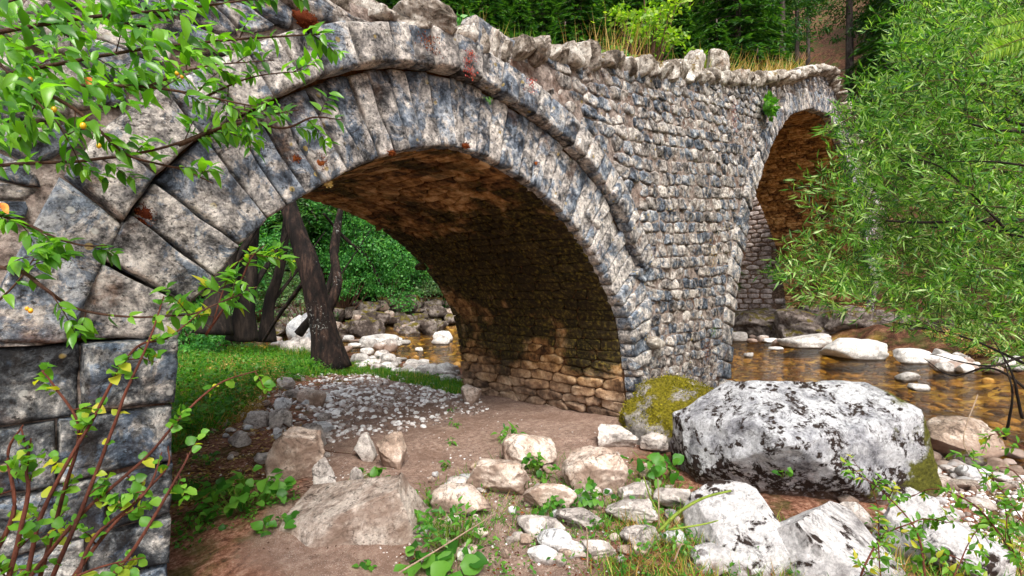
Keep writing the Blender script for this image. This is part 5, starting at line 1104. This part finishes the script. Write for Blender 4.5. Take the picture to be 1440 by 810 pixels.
weeds('weeds', 'leafy green weeds mixed into the grass of the left bank', lambda rs, n: pixsample([(240, 478), (330, 484), (440, 505), (470, 520), (440, 535), (380, 560), (330, 590), (300, 605), (240, 630)], n, rs, .15), 1100, 16, (.035, .085), .30, M['ground_leaf'], 1)
weeds('weeds', 'small weeds along the strip between pebbles and river stones', lambda rs, n: pixsample([(400, 505), (470, 508), (560, 522), (650, 540), (655, 560), (600, 545), (520, 530), (440, 535)], n, rs, .05), 260, 12, (.03, .06), .14, M['ground_leaf'], 2)
weeds('weeds', 'low green weeds creeping over the litter by the left pier', lambda rs, n: pixsample([(240, 640), (300, 690), (420, 700), (440, 740), (330, 770), (240, 790)], n, rs, .02), 90, 9, (.02, .045), .06, M['ground_leaf'], 3)
weeds('weeds', 'small green weeds between the front rocks', lambda rs, n: pixsample([(600, 690), (760, 670), (950, 690), (1000, 740), (1250, 770), (1440, 720), (1440, 830), (600, 830)], n, rs, .02), 260, 9, (.012, .04), .09, M['ground_leaf'], 4)
weeds('rusty_weeds', 'rust coloured weeds on the hummock at the edge of the left grass', lambda rs, n: pixsample([(300, 530), (395, 505), (400, 550), (350, 585), (260, 590)], n, rs, .2), 300, 14, (.02, .045), .24, M['drygrass'], 6)
weeds('red_weeds', 'reddish low stems and leaves among the front grass', lambda rs, n: pixsample([(820, 740), (1000, 760), (1250, 790), (1440, 730), (1440, 830), (820, 830)], n, rs, .02), 120, 8, (.010, .025), .06, M['rustmoss'], 5)
# twigs and stems at front right
st = thing('thick_stalk', 'thick green bent stalk rising from the weeds at the front', 'plant', tuple(PD(925, 745, 2.6))); a = Acc()
for pts, r0 in (([(925, 748, 2.6), (955, 720, 2.6), (990, 700, 2.6), (1028, 690, 2.6)], .010), ([(935, 740, 2.6), (915, 700, 2.6), (905, 670, 2.6)], .006), ([(940, 745, 2.6), (985, 738, 2.6), (1010, 732, 2.6)], .006)):
    q = spline([PD(*p) for p in pts], 6); tube(a, q, np.linspace(r0, r0*.5, len(q)), 6)
a.obj('stalk', M['stalk'], st)
for k_, (pts, lb) in enumerate([([(927, 742, 2.5), (926, 700, 2.5), (925, 672, 2.5)], 'pale dry upright stalk beside the green bent stalk'), ([(826, 800, 2.2), (826, 765, 2.2), (825, 742, 2.2)], 'thin pale stalk standing at the bottom beside the cobbles'), ([(948, 790, 2.3), (957, 768, 2.3), (962, 765, 2.3)], 'short pale broken twig on the front weeds'), ([(1400, 700, 2.5), (1370, 650, 2.6), (1355, 615, 2.7), (1375, 555, 2.8)], 'long pale grass stem curving before the water'), ([(560, 806, 2.0), (620, 770, 2.1), (660, 745, 2.2), (700, 720, 2.3)], 'thin brown twig lying across the feathery plant')]):
    a = Acc(); q = spline([PD(*p) for p in pts], 6); tube(a, q, np.linspace(.004, .0025, len(q)), 5); tag(a.obj('dry_stalk', M['twig_pale'], origin=PD(*pts[0])), lb, 'stalk')
# litter twigs on the ground at the left
rs = random.Random(3); tws = Acc()
for k_ in range(150):
    u, v = rs.uniform(245, 440), rs.uniform(590, 700); p, kk = onground(u, v); L = rs.uniform(.04, .22); an = rs.uniform(-.7, .7); d = CR*math.cos(an)+CF*math.sin(an)
    tube(tws, [p+np.array([0, 0, .012]), p+d*L*.5+np.array([0, 0, .03*rs.random()+.01]), p+d*L+np.array([0, 0, .012])], [.003, .0025, .0015], 4)
tag(tws.obj('fallen_twigs', M['twig'], kind='stuff'), 'brown fallen twigs and litter on the ground at the left', 'twigs')
for k_, (pts, lb) in enumerate([([(372, 585), (410, 612), (450, 640), (500, 648)], 'long thin fallen branch across the pale stones'), ([(380, 575), (400, 600), (440, 596)], 'forked dry twig on the flat white slab')]):
    a = Acc(); q = spline([onground(u, v)[0]+np.array([0, 0, .06]) for u, v in pts], 6); tube(a, q, np.linspace(.010, .004, len(q)), 5); tag(a.obj('fallen_branch', M['twig'], origin=q[0]), lb, 'branch')
# litter leaves
def leaves_ground(name, label, sampler, n, sz, mat, seed):
    rs = np.random.RandomState(seed); P = sampler(rs, n); P[:, 2] = H(P[:, 0], P[:, 1])+.008; D = rs.normal(size=(n, 3)); D[:, 2] *= .25; X, Y, Z = frames(D, np.array([0, 0, 1.]), rs)
    return tag(batch(name, OVAL[0], OVAL[1], P, X, Y, Z, rs.uniform(*sz, n), mat, rseed=seed), label, 'leaves', kind='stuff')
leaves_ground('leaf_litter', 'brown fallen leaves under the left bank', lambda rs, n: pixsample([(240, 600), (330, 585), (430, 600), (420, 650), (330, 700), (240, 740)], n, rs), 1100, (.02, .055), M['drygrass'], 1)
leaves_ground('leaf_litter', 'few brown leaf bits and bark crumbs on the sand', lambda rs, n: pixsample([(330, 560), (650, 560), (900, 640), (1000, 800), (250, 800), (250, 690)], n, rs), 900, (.006, .022), M['twig'], 3)
leaves_ground('leaf_litter', 'rusty fallen leaves among the front stones', lambda rs, n: pixsample([(560, 700), (900, 650), (1000, 720), (1440, 700), (1440, 820), (560, 820)], n, rs), 1500, (.01, .03), M['rustmoss'], 2)
# brambles at the lower right
shrub('bramble', 'tangle of arching brambles with small leaves over the lower right rocks', [
    [(1440, 800, 2.0), (1380, 720, 2.1), (1320, 690, 2.2), (1270, 700, 2.3)], [(1460, 760, 2.0), (1400, 680, 2.1), (1360, 640, 2.3)], [(1300, 820, 2.0), (1290, 750, 2.1), (1250, 700, 2.2), (1200, 660, 2.3)], [(1400, 830, 1.9), (1340, 780, 2.0), (1270, 770, 2.1)],
    [(1460, 700, 2.2), (1420, 660, 2.3), (1390, 670, 2.3)], [(1440, 820, 1.9), (1420, 740, 2.0), (1440, 690, 2.1)], [(1330, 830, 1.9), (1360, 760, 2.0), (1400, 740, 2.1)], [(1200, 830, 2.0), (1230, 770, 2.1), (1290, 730, 2.2), (1340, 735, 2.3)], [(1460, 640, 2.4), (1400, 610, 2.5), (1380, 640, 2.5)], [(1240, 820, 2.2), (1230, 700, 2.4), (1195, 640, 2.5)]],
    LEAF, M['leaf2'], .034, 298, 15, 'twig_red', spacing=.035, droop=.1, rad=.003)
# ------------------------------------------------------------------ growth on the bridge
def tuft(name, label, u, v, y, r, n, mat, seed, cat='moss', size=(.005, .013), T=OVAL, squash=1.0):
    x, z = face(u, v, y); c = np.array([x, y, z]); rs = np.random.RandomState(seed); q = norm(rs.normal(size=(n, 3))); q[:, 1] = -np.abs(q[:, 1]); P = c+q*np.array([r, r*.6, r*squash])*rs.rand(n, 1)**.3
    X, Y, Z = frames(q, None, rs); V, F = ico(3); a = Acc(); a.add(V*np.array([r, r*.4, r*squash])*.8*(1+.7*fbm(V*2.2, seed, 3))[:, None]+c, F)
    t = thing(name, label, cat, tuple(c)); a.obj('cushion', mat, t); batch('fronds', T[0], T[1], P, X, Y, Z, rs.uniform(*size, n), mat, t, kind='stuff', rseed=seed); return t
tuft('moss_tuft', 'rusty red moss ball on the lower left ring stones', 206, 304, 3.02, .05, 260, M['rustmoss'], 1, squash=1.3)
tuft('moss_tuft', 'orange moss streak on a ring stone left of the arch crown', 413, 223, 3.08, .045, 220, M['rustmoss'], 2, squash=.6)
tuft('moss_tuft', 'rust coloured moss at the ring edge beside the orange streak', 450, 228, 3.08, .05, 220, M['rustmoss'], 3, squash=1.2)
tuft('moss_tuft', 'small dark red moss spot on the right ring stones', 755, 231, 3.1, .035, 120, M['rustmoss'], 4)
tuft('moss_tuft', 'brown moss patch at the top left by the leaf tips', 428, 27, 2.95, .09, 300, M['rustmoss'], 5, squash=.6)
tuft('moss_tuft', 'yellow moss tuft hanging at the arch edge', 461, 258, 3.1, .03, 120, M['drygrass'], 6)
tuft('moss_tuft', 'dark brown root tuft under the crown ring edge', 655, 205, 3.1, .05, 140, M['rustmoss'], 7, squash=.5)
tuft('moss_tuft', 'brown root tuft left of the arch crown', 548, 214, 3.1, .05, 140, M['rustmoss'], 8, squash=.5)
def hang(name, label, u, v, y, w_, h_, n, mat, seed):
    x, z = face(u, v, y); rs = np.random.RandomState(seed); P = np.stack([x+rs.normal(size=n)*w_*.4, y-.02-rs.rand(n)*.05, z-h_*rs.rand(n)**1.2], 1); D = norm(np.stack([rs.normal(size=n)*.5, -np.abs(rs.normal(size=n))*.5, -np.ones(n)], 1)); X, Y, Z = frames(D, None, rs)
    return tag(batch(name, OVAL[0], OVAL[1], P, X, Y, Z, rs.uniform(.008, .020, n), mat, rseed=seed), label, 'plant')
hang('hanging_creeper', 'red creeper hanging over the upper ring near the crown', 655, 72, 2.93, .09, .22, 240, M['redplant'], 1)
hang('hanging_creeper', 'small red creeper below the left coping stones', 742, 112, 2.93, .08, .12, 110, M['redplant'], 2)
hang('hanging_creeper', 'red creeper spot on the rubble below the right parapet', 1029, 142, 2.93, .18, .5, 160, M['redplant'], 3)
hang('hanging_creeper', 'orange lichen growth low on the pier corner', 998, 345, 2.93, .2, .35, 140, M['drygrass'], 4)
hang('hanging_creeper', 'dark brown hanging moss under the coping by the big stone', 600, 52, 2.93, .14, .12, 160, M['rustmoss'], 5)
hang('hanging_fern', 'tiny green fern in the joint below the upper ring', 682, 138, 3.0, .05, .05, 60, M['ground_leaf'], 6)
hang('hanging_fern', 'little green plant on the pier face above the moss boulder', 1000, 460, 2.93, .14, .12, 60, M['ground_leaf'], 7)
hang('hanging_creeper', 'reddish dry roots on the pier face above the moss boulder', 990, 480, 2.93, .2, .3, 160, M['rustmoss'], 8)
# grass and bushes on the deck
def deck(rs, n, x0, x1, y0=3.25, y1=3.9):
    x = rs.uniform(x0, x1, n); return np.stack([x, rs.uniform(y0, y1, n), top(x)-.16], 1)
blades('dry_grass', 'tall straw grass behind the middle parapet', lambda rs, n: deck(rs, n, 5.2, 6.6), 160, (.35, .85), M['drygrass'], 11, .012, .25, z=1)
blades('grass', 'green grass behind the left end of the parapet', lambda rs, n: deck(rs, n, 2.7, 4.4), 500, (.15, .4), M['grass'], 12, .03, .3, z=1)
blades('dry_grass', 'orange dry grass on top of the bridge before the far arch', lambda rs, n: deck(rs, n, 8.3, 15), 650, (.2, .8), M['drygrass'], 13, .025, .6, z=1)
blades('grass', 'green grass mixed into the dry grass on top of the bridge', lambda rs, n: deck(rs, n, 7.3, 16), 700, (.15, .55), M['grass'], 15, .03, .6, z=1)
blades('dry_grass', 'few straw blades near the large coping stone', lambda rs, n: deck(rs, n, 3.1, 3.5), 60, (.25, .5), M['drygrass'], 14, .015, .25, z=1)
bush((8.9, 4.6, float(top(8.9))-.2), .75, 2.4, 71, 'bright', 'bright yellow-green sapling growing on top of the bridge', n=36, k=60, ls=(.06, .13), name='sapling')
bush((10.6, 4.4, float(top(10.6))-.2), .6, 1.0, 72, 'bright', 'low yellow-green bush right of the sapling on the bridge', n=18, k=60, ls=(.05, .11))
bush((7.6, 4.8, float(top(7.6))-.2), .7, 1.2, 73, 'bank_leaf', 'green bush left of the sapling on the bridge', n=22, k=60, ls=(.05, .11))
bush((4.6, 5.0, float(top(4.6))-.2), .7, 1.1, 74, 'bank_leaf', 'green bush behind the left parapet stones', n=22, k=60, ls=(.05, .11))
tuft('leaf_tuft', 'green tuft hanging at the springing of the far arch', 1080, 150, 2.9, .22, 200, M['ground_leaf'], 21, 'plant', (.05, .12))
